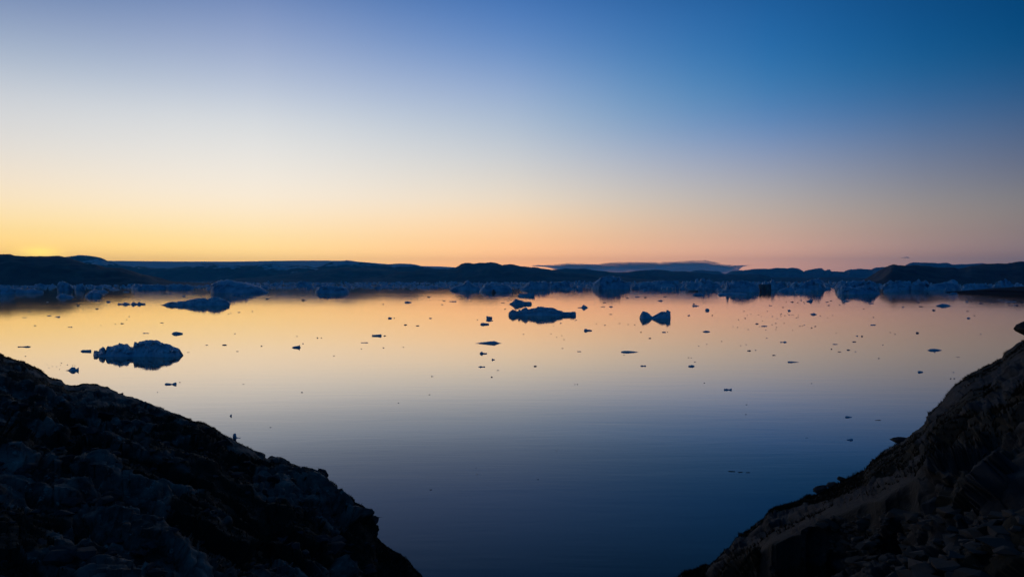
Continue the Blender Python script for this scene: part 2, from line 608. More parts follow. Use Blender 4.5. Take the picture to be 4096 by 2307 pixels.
hill("near_left_hill", [(-1500, 1090), (-900, 1040), (-500, 1022), (-200, 1008), (-60, 1014), (0, 1017), (20, 1016), (40, 1016), (55, 1021), (100, 1025), (150, 1024), (190, 1025), (230, 1022), (258, 1027), (290, 1036), (330, 1050), (350, 1055), (385, 1058), (410, 1070), (450, 1071), (480, 1071), (510, 1080), (545, 1092), (560, 1099), (585, 1100), (605, 1112), (622, 1125), (700, 1127), (790, 1130), (870, 1134)],
     5000, 4100, 1400, M_HILL_NEAR, 3)
hill("snow_patched_hill", [(100, 1060), (180, 1042), (230, 1033), (258, 1028), (280, 1025), (310, 1021), (340, 1021), (380, 1026), (410, 1033), (430, 1043), (450, 1050), (480, 1057), (510, 1062), (560, 1065), (600, 1071), (640, 1073), (700, 1069), (740, 1064), (765, 1060), (785, 1053), (820, 1056), (850, 1055), (880, 1057), (900, 1061), (930, 1060), (1000, 1056), (1050, 1054), (1100, 1052), (1150, 1055), (1200, 1058), (1230, 1064), (1262, 1071), (1290, 1062), (1320, 1051), (1350, 1044), (1390, 1041), (1420, 1045), (1440, 1050), (1480, 1052), (1500, 1055), (1522, 1060), (1560, 1057), (1600, 1054), (1640, 1055), (1660, 1058), (1690, 1065), (1720, 1071), (1760, 1078), (1860, 1090), (2000, 1110)],
     15500, 11500, 2500, M_HILL_SNOW, 5, nx=560)
hill("low_shore_hill", [(760, 1128), (900, 1118), (1050, 1108), (1150, 1100), (1230, 1085), (1300, 1076), (1400, 1070), (1500, 1074), (1600, 1084), (1700, 1092), (1800, 1100), (1900, 1112)],
     12500, 9800, 1200, M_HILL, 8, nx=300)
hill("central_hill", [(1450, 1112), (1560, 1096), (1640, 1085), (1700, 1078), (1740, 1075), (1790, 1076), (1820, 1070), (1830, 1065), (1845, 1054), (1860, 1051), (1870, 1051), (1895, 1054), (1905, 1052), (1920, 1050), (1940, 1050), (1965, 1049), (1990, 1053), (2010, 1060), (2040, 1056), (2060, 1060), (2100, 1066), (2120, 1068), (2150, 1070), (2180, 1076), (2210, 1079), (2260, 1088), (2330, 1096), (2420, 1104), (2520, 1112), (2640, 1122)],
     12000, 9200, 1800, M_HILL, 11, nx=480)
hill("long_low_hill", [(2120, 1088), (2180, 1080), (2230, 1077), (2260, 1074), (2300, 1075), (2340, 1073), (2370, 1080), (2420, 1085), (2460, 1089), (2510, 1088), (2560, 1081), (2620, 1078), (2660, 1080), (2690, 1085), (2730, 1084), (2800, 1090), (2850, 1096), (2900, 1098), (3040, 1096), (3080, 1108), (3200, 1112), (3350, 1108), (3450, 1112), (3600, 1116)],
     16500, 12600, 2500, M_HILL, 14, nx=480)
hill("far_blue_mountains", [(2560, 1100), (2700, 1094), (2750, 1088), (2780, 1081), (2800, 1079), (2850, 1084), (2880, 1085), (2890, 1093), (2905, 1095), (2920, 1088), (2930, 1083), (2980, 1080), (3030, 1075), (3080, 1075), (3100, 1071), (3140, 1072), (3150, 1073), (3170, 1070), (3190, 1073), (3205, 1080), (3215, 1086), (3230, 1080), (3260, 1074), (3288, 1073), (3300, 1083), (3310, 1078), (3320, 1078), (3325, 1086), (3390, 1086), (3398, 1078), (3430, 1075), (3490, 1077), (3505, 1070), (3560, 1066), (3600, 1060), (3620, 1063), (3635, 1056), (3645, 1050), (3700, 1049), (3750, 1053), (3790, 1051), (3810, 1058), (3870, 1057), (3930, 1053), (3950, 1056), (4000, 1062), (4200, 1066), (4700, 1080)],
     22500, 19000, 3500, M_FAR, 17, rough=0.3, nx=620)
hill("dark_right_hill", [(3488, 1121), (3500, 1116), (3515, 1110), (3530, 1100), (3540, 1085), (3550, 1074), (3560, 1063), (3570, 1057), (3580, 1057), (3592, 1061), (3625, 1062), (3660, 1060), (3700, 1063), (3750, 1069), (3780, 1070), (3815, 1069), (3830, 1075), (3860, 1070), (3890, 1062), (3940, 1056), (3990, 1054), (4025, 1055), (4040, 1050), (4050, 1051), (4070, 1047), (4096, 1046), (4300, 1030), (4800, 1020), (5400, 1060)],
     5400, 4400, 1300, M_HILL_NEAR, 21, nx=480)
hill("ice_cap", [(300, 1052), (380, 1046), (440, 1043), (700, 1045.5), (900, 1046), (1000, 1045), (1100, 1043), (1200, 1042), (1300, 1042), (1400, 1044), (1550, 1056), (1690, 1064), (1760, 1065.5), (1820, 1069), (1900, 1080)],
     24500, 16000, 3500, M_CAP, 24, rough=0.03, jag=0.12)

# dark rocky spit at the right edge
def spit():
    nx, nv = 160, 26
    px = np.linspace(3888, 4420, nx)
    top = np.interp(px, [3888, 3910, 3930, 3950, 3960, 3990, 4010, 4040, 4096, 4250, 4420], [1176, 1173, 1171, 1167, 1170, 1166, 1163, 1160, 1164, 1150, 1140])
    wl = np.interp(px, [3888, 4000, 4096, 4420], [1176.5, 1183, 1192, 1215])
    V = []
    for j in range(nv):
        t = j / (nv - 1) * 2 - 1
        Yf = CAMZ * F / (wl - HY)
        Yb = CAMZ * F / (1172 - HY) * np.ones(nx) + 120
        Y = Yf + (Yb - Yf) * (t + 1) / 2
        Yc = (Yf + Yb) / 2
        z = (CAMZ - (top - HY) / F * Yc) * np.clip(1 - abs(t) ** 2.2, 0, 1)
        X = (px - CX) / F * Yc
        P = np.stack([X, Y, 0 * X], 1)
        z = z + 1.2 * fbm(P / 14, 4, 4) * (1 - abs(t)) * np.clip((px - 3888) / 60, 0, 1)
        if abs(t) == 1: z = z * 0 - 1.5
        V.append(np.stack([X, Y, z], 1))
    o = mesh_obj("rocky_spit", np.concatenate(V), grid_faces(nv, nx)[:, ::-1], mat_plain("black_shore_rock", (0.03, 0.028, 0.028)))
    set_props(o, kind='structure')


spit()


# ------------------------------------------------------------------ ice
LAND = []          # named landmarks (px, py, name)
AUTO = []          # chips still waiting for a label (object, px, py, noun)


def berg(prof, wl, label=None, mat=None, seed=0, depth=0.35, group=None, name='iceberg', cat='iceberg', rough=1.0, short=None, noun=None, taper=1.0, res=None):
    prof = np.array(prof, float)
    x0, x1 = prof[0, 0], prof[-1, 0]
    wpx = x1 - x0
    Yf = water_Y(wl)
    width = wpx / F * Yf
    hd = width * depth * 0.5
    hmax = np.max(CAMZ - (prof[:, 1] - HY) / F * (Yf + hd))
    hd = max(hd, hmax * 0.45)
    Yc = Yf + hd
    nu = int(res or min(300, max(12, wpx * 0.8)))
    nv = min(61, max(7, int(nu * 0.30))) | 1
    px = np.linspace(x0, x1, nu)
    py = np.interp(px, prof[:, 0], prof[:, 1])
    H = CAMZ - (py - HY) / F * Yc
    # broken, splintered crest
    far_k = 1.3 if wl < 1200 else 0.6
    qx = np.stack([(px - x0) / max(3.0, wpx * 0.07), 0 * px, 0 * px + seed], 1)
    jag = vnoise(qx, seed + 30) * 0.55 + vnoise(qx * 2.3, seed + 31) * 0.35 + vnoise(qx * 5.1, seed + 32) * 0.2
    if wpx > 20:
        H = H * (1 + far_k * 0.13 * rough * jag * np.clip(np.minimum(px - x0, x1 - px) / (0.1 * wpx), 0.2, 1))
    H = np.maximum(H, 0.05 * hmax)
    X = (px - CX) / F * Yc
    xc = (X[0] + X[-1]) / 2
    e = np.clip(np.minimum(X - X[0], X[-1] - X) / (0.22 * (X[-1] - X[0])), 0, 1)
    ed = np.sqrt(np.clip(1 - (1 - e) ** 2, 0, 1)) * 0.8 + 0.2         # plan outline half depth factor
    rnd = random.Random(seed * 7 + 1)
    # plan wobble
    pw = vnoise(np.stack([X / (width * 0.22), X * 0 + seed, X * 0], 1), seed)
    V = []
    v = np.linspace(-1, 1, nv)
    for vv in v:
        off = hd * ed * (1 + 0.3 * pw) * vv
        Y = Yc + off
        g = np.clip(1 - abs(vv) ** 1.6, 0, 1) ** 0.75
        z = H * g
        P = np.stack([X, Y, z], 1) / max(hmax, 0.2)
        w = np.clip(g * 1.3, 0, 1) * (1 - 0.85 * np.exp(-(vv * 4) ** 2))
        f1, jn = blocks(P * np.array([1.9, 1.9, 1.5]) + seed, seed, 1.3)
        fs, jn2 = blocks(P * 4.2 + seed, seed + 4, 1.3)
        f1 = 0.5 + 0.9 * f1 + 0.4 * fs - 0.12 * np.exp(-(jn / 0.08) ** 2)
        z = z * (1 + rough * w * (0.30 * (f1 - 0.5) + 0.18 * fbm(P * 2.5, seed + 3, 4)))
        z = z + rough * 0.05 * hmax * g * np.abs(vnoise(P * 7, seed + 8)) * np.clip(H / hmax, 0, 1)
        k0 = min(1.0, abs(vv) * 5)
        Yd = Y + rough * 0.42 * hmax * (f1 - 0.5) * min(1, (1 - abs(vv)) * 3) * k0
        z = np.minimum(z, CAMZ + (H - CAMZ) * (Yd / Yc) - 0.012 * hmax * k0)
        if abs(vv) < 1e-6:
            z = H
        Xd = X + rough * 0.05 * hmax * vnoise(P * 3 + 9, seed + 5) * e * k0
        Xd = xc + (Xd - xc) * (taper + (1 - taper) * np.clip(z / hmax, 0, 1))
        if abs(vv) == 1:
            z = np.full(nu, -0.25 * hmax)
            inn = 1.0
        V.append(np.stack([Xd - xc + (Yd - Yc) * (xc / Yc), Yd - Yc, z], 1))
    V = np.array(V)
    V[:, 0, 2] = -0.2 * hmax
    V[:, -1, 2] = -0.2 * hmax
    o = mesh_obj(name, V.reshape(-1, 3), grid_faces(nv, nu)[:, ::-1], mat or M_ICE, smooth=nu > 20)
    o.location = (xc, Yc, 0)
    set_props(o, label, cat, group)
    cxp = (x0 + x1) / 2
    if short:
        LAND.append((cxp, wl, short))
    if label is None:
        AUTO.append((o, cxp, wl, noun or 'ice block'))
    return o


NEAR = 'icebergs floating on the calm near water'
PACK = 'icebergs standing in the far ice pack'
# --- large and medium icebergs on the near water
berg([(373, 1420), (374, 1415), (377, 1401), (391, 1403), (395, 1409), (398, 1396), (412, 1387), (419, 1392), (422, 1404), (426, 1390), (431, 1384), (452, 1384), (455, 1380), (471, 1379), (477, 1373), (497, 1377), (512, 1374), (521, 1386), (532, 1387), (538, 1367), (545, 1369), (552, 1373), (560, 1366), (576, 1363), (589, 1358), (603, 1355), (617, 1361), (630, 1361), (649, 1368), (662, 1373), (681, 1377), (694, 1384), (710, 1390), (719, 1396), (727, 1409), (733, 1418)],
     1427, 'largest near iceberg, jagged blue-shadowed crest, floating beyond the left rocky slope', seed=11, depth=0.42, group=NEAR, short='the largest near iceberg')
berg([(2033, 1257), (2036, 1248), (2051, 1237), (2067, 1244), (2073, 1245), (2075, 1235), (2084, 1240), (2089, 1234), (2102, 1229), (2110, 1233), (2112, 1238), (2124, 1234), (2146, 1231), (2152, 1226), (2175, 1227), (2200, 1229), (2216, 1231), (2232, 1240), (2245, 1242), (2254, 1247), (2277, 1248), (2300, 1246), (2305, 1251)],
     1263, 'long low iceberg with a rounded hump at the centre of the bay', seed=12, depth=0.3, group=NEAR, short='the long central iceberg')
o = berg([(2557, 1273), (2560, 1262), (2565, 1252), (2571, 1243), (2587, 1248), (2600, 1256), (2602, 1260), (2609, 1265), (2626, 1256), (2645, 1246), (2655, 1245), (2664, 1246), (2667, 1237), (2680, 1245), (2694, 1256), (2690, 1259), (2684, 1266), (2683, 1274)],
     1274.5, 'twin-peaked iceberg with a deep saddle and a sharp fin on its right', seed=13, depth=0.5, group=NEAR, short='the twin-peaked iceberg', rough=0.55)
berg([(643, 1220), (655, 1217), (670, 1210), (690, 1206), (708, 1208), (712, 1204), (740, 1203), (755, 1200), (765, 1197), (780, 1194), (800, 1193), (820, 1192), (830, 1197), (836, 1190), (850, 1188), (875, 1188), (885, 1193), (895, 1197), (910, 1203), (918, 1206), (920, 1214)],
     1222, 'long wedge-shaped iceberg with a lumpy right end, upper left of the bay', seed=14, depth=0.3, group=NEAR, short='the long wedge iceberg')
berg([(2036, 1216), (2050, 1207), (2057, 1200), (2062, 1194), (2071, 1198), (2086, 1201), (2098, 1206), (2124, 1207), (2128, 1214)],
     1217.5, 'small peaked iceberg just behind the long central iceberg', seed=15, group=NEAR, short='the small peaked iceberg')
berg([(2071, 1183), (2079, 1174), (2098, 1175), (2115, 1172), (2124, 1171), (2143, 1171), (2145, 1176), (2140, 1183)],
     1185, 'flat-topped ice block with an overhanging right end, behind the small peaked iceberg', seed=16, group=NEAR, short='the flat-topped block')
berg([(470, 1212), (478, 1213), (490, 1214), (500, 1208), (508, 1210), (523, 1216), (532, 1206), (540, 1211), (548, 1213), (557, 1206), (565, 1212), (583, 1213)],
     1218, 'low iceberg with three small humps, left of the long wedge iceberg', seed=17, depth=0.3, group=NEAR, short='the three-humped berg')
berg([(262, 1481), (275, 1478), (284, 1470), (288, 1468), (300, 1468), (304, 1475), (309, 1472), (315, 1468), (316, 1480)],
     1483, 'small ice piece with a raised hump and upright fin, just above the left rocky slope', seed=18, depth=0.5, group=NEAR, short='the finned ice piece')
berg([(1901, 1373.5), (1920, 1369), (1940, 1367), (1955, 1365), (1978, 1363), (1990, 1368), (2000, 1371), (2008, 1372.5)],
     1374, 'smooth whale-backed floe in the middle of the bay', name='ice_floe', cat='ice floe', seed=19, depth=0.3, group=NEAR, rough=0.4, short='the whale-backed floe')
berg([(3744, 1222), (3757, 1218), (3768, 1214), (3785, 1216), (3795, 1219), (3804, 1222)],
     1224, 'small dome-shaped iceberg at the right, in front of the rocky spit', seed=20, group=NEAR, short='the dome-shaped iceberg')
berg([(3709, 1400), (3722, 1395), (3735, 1394), (3752, 1396), (3768, 1400)],
     1402, 'blue flat-backed floe nearest the right hillside crest', name='ice_floe', cat='ice floe', seed=21, depth=0.4, group=NEAR, rough=0.6, short='the right blue floe')
berg([(3225, 1203), (3236, 1201), (3241, 1197), (3243, 1194), (3247, 1199), (3252, 1204)],
     1206, 'pointed cone-shaped ice piece with a small knob on its left', seed=22, depth=0.5, group=NEAR, short='the ice cone')
berg([(2310, 1229), (2326, 1228), (2330, 1222), (2335, 1218), (2340, 1221), (2347, 1226), (2352, 1229)],
     1231, 'small conical ice piece on a flat base right of the long central iceberg', seed=23, depth=0.5, group=NEAR, short='the small cone')
berg([(2484, 1405), (2495, 1403), (2512, 1402.5), (2530, 1404), (2545, 1406), (2555, 1408)],
     1409, 'long thin flat floe below the twin-peaked iceberg', name='ice_floe', cat='ice floe', seed=24, depth=0.25, group=NEAR, rough=0.4, short='the long thin floe')
berg([(3150, 1445), (3165, 1444.5), (3180, 1446), (3197, 1448)],
     1449, 'long thin flat floe alone in the right half of the bay', name='ice_floe', cat='ice floe', seed=25, depth=0.25, group=NEAR, rough=0.3, short='the lone thin right floe')
berg([(1487, 1337), (1492, 1339), (1500, 1338), (1510, 1338), (1522, 1336), (1527, 1338), (1527, 1343)],
     1344, 'block-like jagged ice piece between the largest near iceberg and the central floes', seed=26, depth=0.5, group=NEAR, short='the block-like piece')
berg([(1167, 1389), (1172, 1386), (1183, 1384), (1192, 1383), (1199, 1378), (1200, 1385), (1204, 1389)],
     1391, 'small ice piece with a horn pointing up on its right', seed=27, depth=0.5, group=NEAR, short='the horned ice piece')
berg([(918, 1663), (921, 1659), (926, 1654), (928, 1663)], 1664, 'tiny spiky ice piece above the crest of the left rocky slope', seed=28, depth=0.6, group=NEAR, short='the spiky piece')
berg([(930, 1742), (934, 1733), (940, 1731), (944, 1735), (946, 1747), (955, 1749), (964, 1750)], 1752, 'upright ice chunk with a flat tail at the edge of the left rocky slope', seed=29, depth=0.5, group=NEAR, short='the upright chunk')
berg([(1921, 1295), (1925, 1291), (1935, 1291), (1943, 1292), (1957, 1293)], 1298, 'ragged ice piece with a hooked left end left of the long central iceberg', seed=30, group=NEAR, short='the hooked ragged piece')
berg([(1945, 1262), (1950, 1264), (1955, 1266), (1967, 1266), (1970, 1270)], 1273, 'notched ice block, uppermost of the three pieces left of the long central iceberg', seed=31, depth=0.5, group=NEAR)
berg([(1944, 1280), (1952, 1278), (1962, 1279), (1973, 1281)], 1283, 'flat lens of ice, middle of the three pieces left of the long central iceberg', seed=32, depth=0.5, group=NEAR)
berg([(1918, 1413), (1921, 1409), (1928, 1404), (1932, 1410), (1940, 1411), (1949, 1411)], 1415, 'ice piece with a knob on its left end, just below the whale-backed floe', seed=33, depth=0.5, group=NEAR, short='the knobbed piece')
berg([(1966, 1437), (1969, 1432), (1972, 1435), (1981, 1437)], 1439, 'small fin of ice second below the whale-backed floe', seed=34, depth=0.5, group=NEAR)
berg([(1912, 1467), (1922, 1463), (1930, 1465), (1941, 1464)], 1468, 'low two-lobed ice piece third below the whale-backed floe', seed=35, depth=0.5, group=NEAR, short='the two-lobed piece')
berg([(2335, 1320), (2338, 1315), (2346, 1314), (2350, 1318), (2360, 1318), (2369, 1320)], 1323, 'round-headed ice piece with a tail, lower right of the long central iceberg', seed=36, depth=0.5, group=NEAR, short='the round-headed piece')
berg([(2820, 1239), (2824, 1234), (2834, 1234), (2838, 1238)], 1242, 'small round ice lump right of the twin-peaked iceberg', seed=37, depth=0.7, group=NEAR, short='the round lump')
berg([(2810, 1325), (2822, 1322), (2832, 1322.5), (2841, 1325)], 1327, 'dark lens-shaped floe lower right of the twin-peaked iceberg', name='ice_floe', cat='ice floe', seed=38, group=NEAR, short='the lens-shaped floe')
berg([(2895, 1552), (2900, 1555), (2906, 1553), (2914, 1556), (2928, 1552), (2928, 1558)], 1560, 'jagged bluish ice piece alone low in the right half of the bay', seed=39, depth=0.5, group=NEAR, short='the lone jagged low piece', mat=M_ICE)
berg([(2752, 1462), (2760, 1460), (2770, 1459), (2779, 1463)], 1466, 'blocky bluish ice piece right of the small dumb-bell floe', seed=40, depth=0.6, group=NEAR, short='the blocky bluish piece')
berg([(2561, 1462), (2567, 1460), (2574, 1461.5), (2580, 1460), (2585, 1462)], 1464.5, 'small dumb-bell floe below the long thin floe', seed=41, depth=0.5, group=NEAR)
berg([(658, 1534), (665, 1531), (680, 1532), (688, 1534), (700, 1528), (707, 1529), (707, 1534)], 1538.5, 'two-lumped ice piece below the largest near iceberg', seed=42, depth=0.5, group=NEAR, short='the two-lumped piece')
berg([(321, 1404), (330, 1399), (345, 1399), (360, 1398), (370, 1398), (366, 1402)], 1406, 'flat-topped floe touching the left side of the largest near iceberg', name='ice_floe', cat='ice floe', seed=43, group=NEAR)
berg([(70, 1384.5), (90, 1385), (110, 1383), (123, 1385)], 1388, 'long dark flat floe near the left edge of the view', name='ice_floe', cat='ice floe', seed=44, group=NEAR, mat=M_ICE_CLEAR, short='the left-edge floe')
berg([(686, 1334), (694, 1328), (706, 1326), (716, 1328), (732, 1331)], 1336, 'low peaked ice piece above the largest near iceberg', seed=45, depth=0.5, group=NEAR, short='the low peaked piece')
berg([(3670, 1485), (3676, 1482), (3685, 1484), (3693, 1486)], 1489, 'small pale blue ice piece below the blue floe at the right', seed=46, depth=0.5, group=NEAR, short='the small pale blue piece')
berg([(3380, 1664), (3388, 1663), (3400, 1665), (3409, 1667)], 1669, 'pale blue sliver of ice beside the right hillside', name='ice_floe', cat='ice floe', seed=47, group=NEAR, short='the pale blue sliver')
berg([(3385, 1757), (3395, 1755), (3404, 1752), (3413, 1755)], 1760, 'lowest pale blue ice piece, close above the right hillside crest', seed=48, depth=0.5, group=NEAR, short='the lowest pale blue piece')

# --- named bergs of the far pack
FARB = [
    ([(223, 1188), (232, 1182), (240, 1176), (252, 1174), (268, 1179), (274, 1180), (290, 1184), (298, 1188)], 1190, 'stepped iceberg with a floe-like foot, nearest of the left pack', 'the stepped left berg', {}),
    ([(228, 1148), (229, 1138), (237, 1127), (255, 1125), (270, 1133), (285, 1141), (291, 1150)], 1164, 'tall humped iceberg in the left pack below the sunset glow', 'the tall humped left berg', {}),
    ([(298, 1148), (306, 1138), (318, 1134), (330, 1134), (338, 1146)], 1160, 'rounded iceberg right beside the tall humped left berg', None, {}),
    ([(338, 1184), (350, 1172), (365, 1169), (382, 1168), (400, 1170), (408, 1176), (407, 1183)], 1188, 'rounded block with darker sides right of the stepped left berg', 'the rounded left block', {}),
    ([(355, 1165), (372, 1160), (390, 1158), (402, 1162), (415, 1155), (425, 1163), (435, 1168)], 1170, 'low iceberg behind the rounded left block', None, {}),
    ([(50, 1162), (60, 1155), (80, 1153), (100, 1158), (120, 1153), (145, 1156), (175, 1164)], 1172, 'broad low iceberg in the left pack, second from the left edge', 'the broad left berg', {}),
    ([(-40, 1160), (-10, 1146), (15, 1143), (40, 1148), (62, 1156)], 1176, 'iceberg cut by the left edge of the view', None, {}),
    ([(525, 1143), (540, 1134), (560, 1138), (600, 1136), (640, 1137), (665, 1142)], 1158, 'long low iceberg at the foot of the dark left hill', 'the long low left berg', {}),
    ([(660, 1145), (680, 1136), (720, 1135), (760, 1138), (775, 1147)], 1157, 'long low iceberg just left of the big tabular iceberg', None, {}),
    ([(843, 1160), (845, 1137), (858, 1130), (878, 1124), (882, 1122), (910, 1120), (930, 1121), (950, 1124), (975, 1128), (985, 1128), (992, 1136), (1010, 1140), (1030, 1143), (1050, 1152), (1070, 1163), (1078, 1168)], 1171, 'big tabular iceberg with a steep face and a tapering right end', 'the big tabular iceberg', {'rough': 0.6}),
    ([(924, 1178), (938, 1172), (955, 1168), (970, 1172), (972, 1178)], 1181, 'small smooth berg in front of the big tabular iceberg', None, {}),
    ([(1180, 1140), (1192, 1133), (1205, 1126), (1235, 1128), (1242, 1136), (1250, 1141)], 1147, 'rounded knoll of ice far off between the tabular and the domed iceberg', 'the far ice knoll', {}),
    ([(1260, 1166), (1266, 1158), (1278, 1147), (1297, 1141), (1330, 1142), (1340, 1145), (1348, 1146), (1361, 1144), (1374, 1149), (1390, 1158), (1399, 1168)], 1173, 'broad domed iceberg left of the centre of the far pack', 'the broad domed iceberg', {'rough': 0.8}),
    ([(1797, 1158), (1812, 1147), (1831, 1141), (1853, 1136), (1863, 1125), (1871, 1119), (1879, 1126), (1888, 1136), (1901, 1142), (1914, 1146), (1926, 1157)], 1162, 'pyramid-shaped iceberg with concave flanks and a pointed top', 'the pyramid-shaped iceberg', {'rough': 0.6}),
    ([(1916, 1165), (1923, 1155), (1933, 1145), (1939, 1134), (1945, 1134), (1958, 1134), (1990, 1136), (2015, 1139), (2035, 1142), (2047, 1152), (2050, 1163)], 1166, 'flat-topped iceberg adjoining the right side of the pyramid-shaped iceberg', 'the flat-topped pack berg', {'rough': 0.8}),
    ([(2076, 1155), (2092, 1145), (2111, 1130), (2121, 1125), (2149, 1125), (2155, 1124), (2157, 1118), (2160, 1125), (2187, 1126), (2200, 1134)], 1158, 'iceberg with a thin spike on its crest at the centre of the pack', 'the spike-crested iceberg', {}),
    ([(2190, 1136), (2205, 1127), (2222, 1130), (2245, 1126), (2280, 1124), (2284, 1140)], 1153, 'slanting-topped iceberg right of the spike-crested iceberg', None, {}),
    ([(2369, 1152), (2372, 1139), (2385, 1123), (2404, 1110), (2417, 1105), (2449, 1106), (2479, 1107), (2484, 1120), (2500, 1128), (2520, 1136)], 1157, 'tallest iceberg of the pack with a steep notched left shoulder', 'the tallest pack iceberg', {'rough': 0.8}),
    ([(2522, 1140), (2560, 1130), (2590, 1127), (2620, 1123), (2655, 1122), (2714, 1122), (2719, 1142)], 1153, 'wide flat-topped iceberg right of the tallest pack iceberg', 'the wide flat pack berg', {'rough': 0.9}),
    ([(2524, 1153), (2540, 1142), (2557, 1149), (2562, 1153)], 1156, 'small pointed berg in front of the wide flat pack berg', None, {}),
    ([(2700, 1153), (2706, 1142), (2716, 1142), (2720, 1153)], 1156, 'dark squarish block at the right foot of the wide flat pack berg', None, {}),
    ([(2738, 1140), (2750, 1126), (2765, 1130), (2790, 1130), (2802, 1120), (2815, 1114), (2822, 1124), (2835, 1117), (2850, 1130), (2866, 1128), (2880, 1140)], 1156, 'broken iceberg with several leaning pinnacles left of the great rounded iceberg', 'the pinnacled iceberg', {}),
    ([(2882, 1163), (2900, 1156), (2908, 1122), (2913, 1126), (2917, 1145), (2921, 1134), (2940, 1124), (2970, 1120), (2985, 1122), (3001, 1127), (3027, 1136), (3036, 1150), (3040, 1164)], 1168, 'great rounded iceberg with a pale pillar on its left', 'the great rounded iceberg', {'rough': 0.6}),
    ([(2870, 1176), (2880, 1170), (2905, 1171), (2930, 1170), (2960, 1171), (2990, 1174)], 1180, 'low flat floe in front of the great rounded iceberg', None, {'rough': 0.6}),
    ([(2770, 1178), (2780, 1172), (2800, 1171), (2808, 1175), (2819, 1178)], 1181, 'low rugged floe in front of the pinnacled iceberg', None, {}),
    ([(2752, 1163), (2775, 1161), (2790, 1160), (2793, 1163)], 1166, 'thin dark slab of ice behind the low rugged floe', None, {'mat': 'dark'}),
    ([(3040, 1140), (3060, 1126), (3083, 1130), (3085, 1115), (3097, 1117), (3098, 1130), (3140, 1126), (3150, 1140)], 1158, 'iceberg with a single upright tower, behind the dark overhanging block', 'the towered iceberg', {}),
    ([(3033, 1137), (3042, 1136), (3060, 1137), (3080, 1137), (3095, 1139), (3092, 1156), (3086, 1163)], 1165, 'dark dirty iceberg block leaning beside the great rounded iceberg', 'the dark block', {'mat': 'dark', 'rough': 0.4, 'taper': 0.55}),
    ([(3110, 1164), (3120, 1158), (3128, 1155), (3147, 1149), (3165, 1150), (3172, 1152), (3182, 1162)], 1168, 'smooth wedge-shaped berg right of the dark block', 'the smooth wedge berg', {'rough': 0.6}),
    ([(3178, 1165), (3190, 1158), (3200, 1154), (3225, 1155), (3240, 1158), (3247, 1165)], 1169, 'smooth low berg right beside the smooth wedge berg', None, {'rough': 0.6}),
    ([(3150, 1145), (3170, 1130), (3200, 1132), (3230, 1122), (3262, 1116), (3275, 1117), (3290, 1130), (3300, 1150)], 1160, 'craggy iceberg rising to the right behind the two smooth low bergs', 'the craggy sloping iceberg', {}),
    ([(3346, 1172), (3350, 1158), (3362, 1150), (3372, 1136), (3378, 1134), (3384, 1146), (3400, 1148), (3420, 1150), (3450, 1145), (3465, 1138), (3478, 1135), (3490, 1142), (3500, 1150), (3508, 1158), (3521, 1170)], 1176.5, 'large two-peaked iceberg nearest in the right pack, casting a deep reflection', 'the large right iceberg', {'rough': 0.7}),
    ([(3340, 1140), (3360, 1124), (3385, 1126), (3410, 1122), (3440, 1124), (3475, 1120), (3500, 1126), (3520, 1138)], 1160, 'ragged iceberg wall behind the large right iceberg', 'the ragged ice wall', {}),
    ([(3531, 1166), (3540, 1160), (3550, 1156), (3572, 1153), (3590, 1158), (3604, 1166)], 1168.5, 'low berg with a pale ridge right of the large right iceberg', 'the pale-ridged low berg', {}),
    ([(3530, 1150), (3545, 1130), (3563, 1120), (3578, 1128), (3592, 1122), (3610, 1125), (3630, 1127), (3645, 1124)], 1160, 'broken double-humped iceberg below the steep end of the dark right hill', 'the double-humped iceberg', {}),
    ([(3640, 1140), (3655, 1126), (3667, 1122), (3678, 1112), (3682, 1122), (3695, 1121), (3712, 1126), (3720, 1140)], 1160, 'iceberg with a sharp leaning horn below the dark right hill', 'the sharp-horned iceberg', {}),
    ([(3693, 1156), (3700, 1145), (3722, 1138), (3753, 1132), (3792, 1127), (3801, 1120), (3817, 1118), (3830, 1125), (3836, 1140), (3843, 1157)], 1159, 'sloping tabular iceberg with a knob at its right end', 'the sloping tabular iceberg', {'rough': 0.5}),
    ([(3799, 1173), (3808, 1169), (3822, 1170), (3830, 1172)], 1175, 'small floe left of the tip of the rocky spit', None, {}),
    ([(3842, 1150), (3856, 1138), (3875, 1134), (3905, 1138), (3930, 1134), (3960, 1142)], 1160, 'low uneven berg behind the tip of the rocky spit', None, {}),
    ([(3966, 1158), (3972, 1145), (3986, 1130), (4002, 1120), (4024, 1117), (4040, 1122), (4050, 1132), (4060, 1150)], 1163, 'arched iceberg standing behind the rocky spit at the right', 'the arched iceberg', {}),
    ([(4020, 1160), (4030, 1153), (4050, 1150), (4080, 1148), (4110, 1146), (4150, 1150)], 1164, 'iceberg cut by the right edge of the view', None, {}),
]
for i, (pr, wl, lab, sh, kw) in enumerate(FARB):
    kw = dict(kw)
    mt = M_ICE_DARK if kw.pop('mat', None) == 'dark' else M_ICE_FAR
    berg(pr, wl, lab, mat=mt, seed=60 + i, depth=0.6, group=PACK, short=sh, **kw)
berg([(1966, 1168), (1968, 1163), (1971, 1158), (1976, 1157), (1979, 1163), (1985, 1169)], 1171, 'dark upright spike of dirty ice in front of the flat-topped pack berg', mat=M_ICE_DARK, seed=55, depth=0.6, group=PACK)

# --- anonymous low bergs filling the far pack
rnd = random.Random(5)


def rand_prof(px, w, top, wl, r, n=None):
    n = n or max(5, int(w / 4))
    xs = np.linspace(px - w / 2, px + w / 2, n)
    pk = r.uniform(0.25, 0.75)
    out = []
    for k, x in enumerate(xs):
        t = k / (n - 1)
        e = (t / pk) if t < pk else (1 - t) / (1 - pk)
        e = max(0.0, e) ** r.choice([0.35, 0.5, 0.8])
        out.append((x, wl - (wl - top) * (0.22 + 0.78 * e) * r.uniform(0.5, 1.0)))
    return out


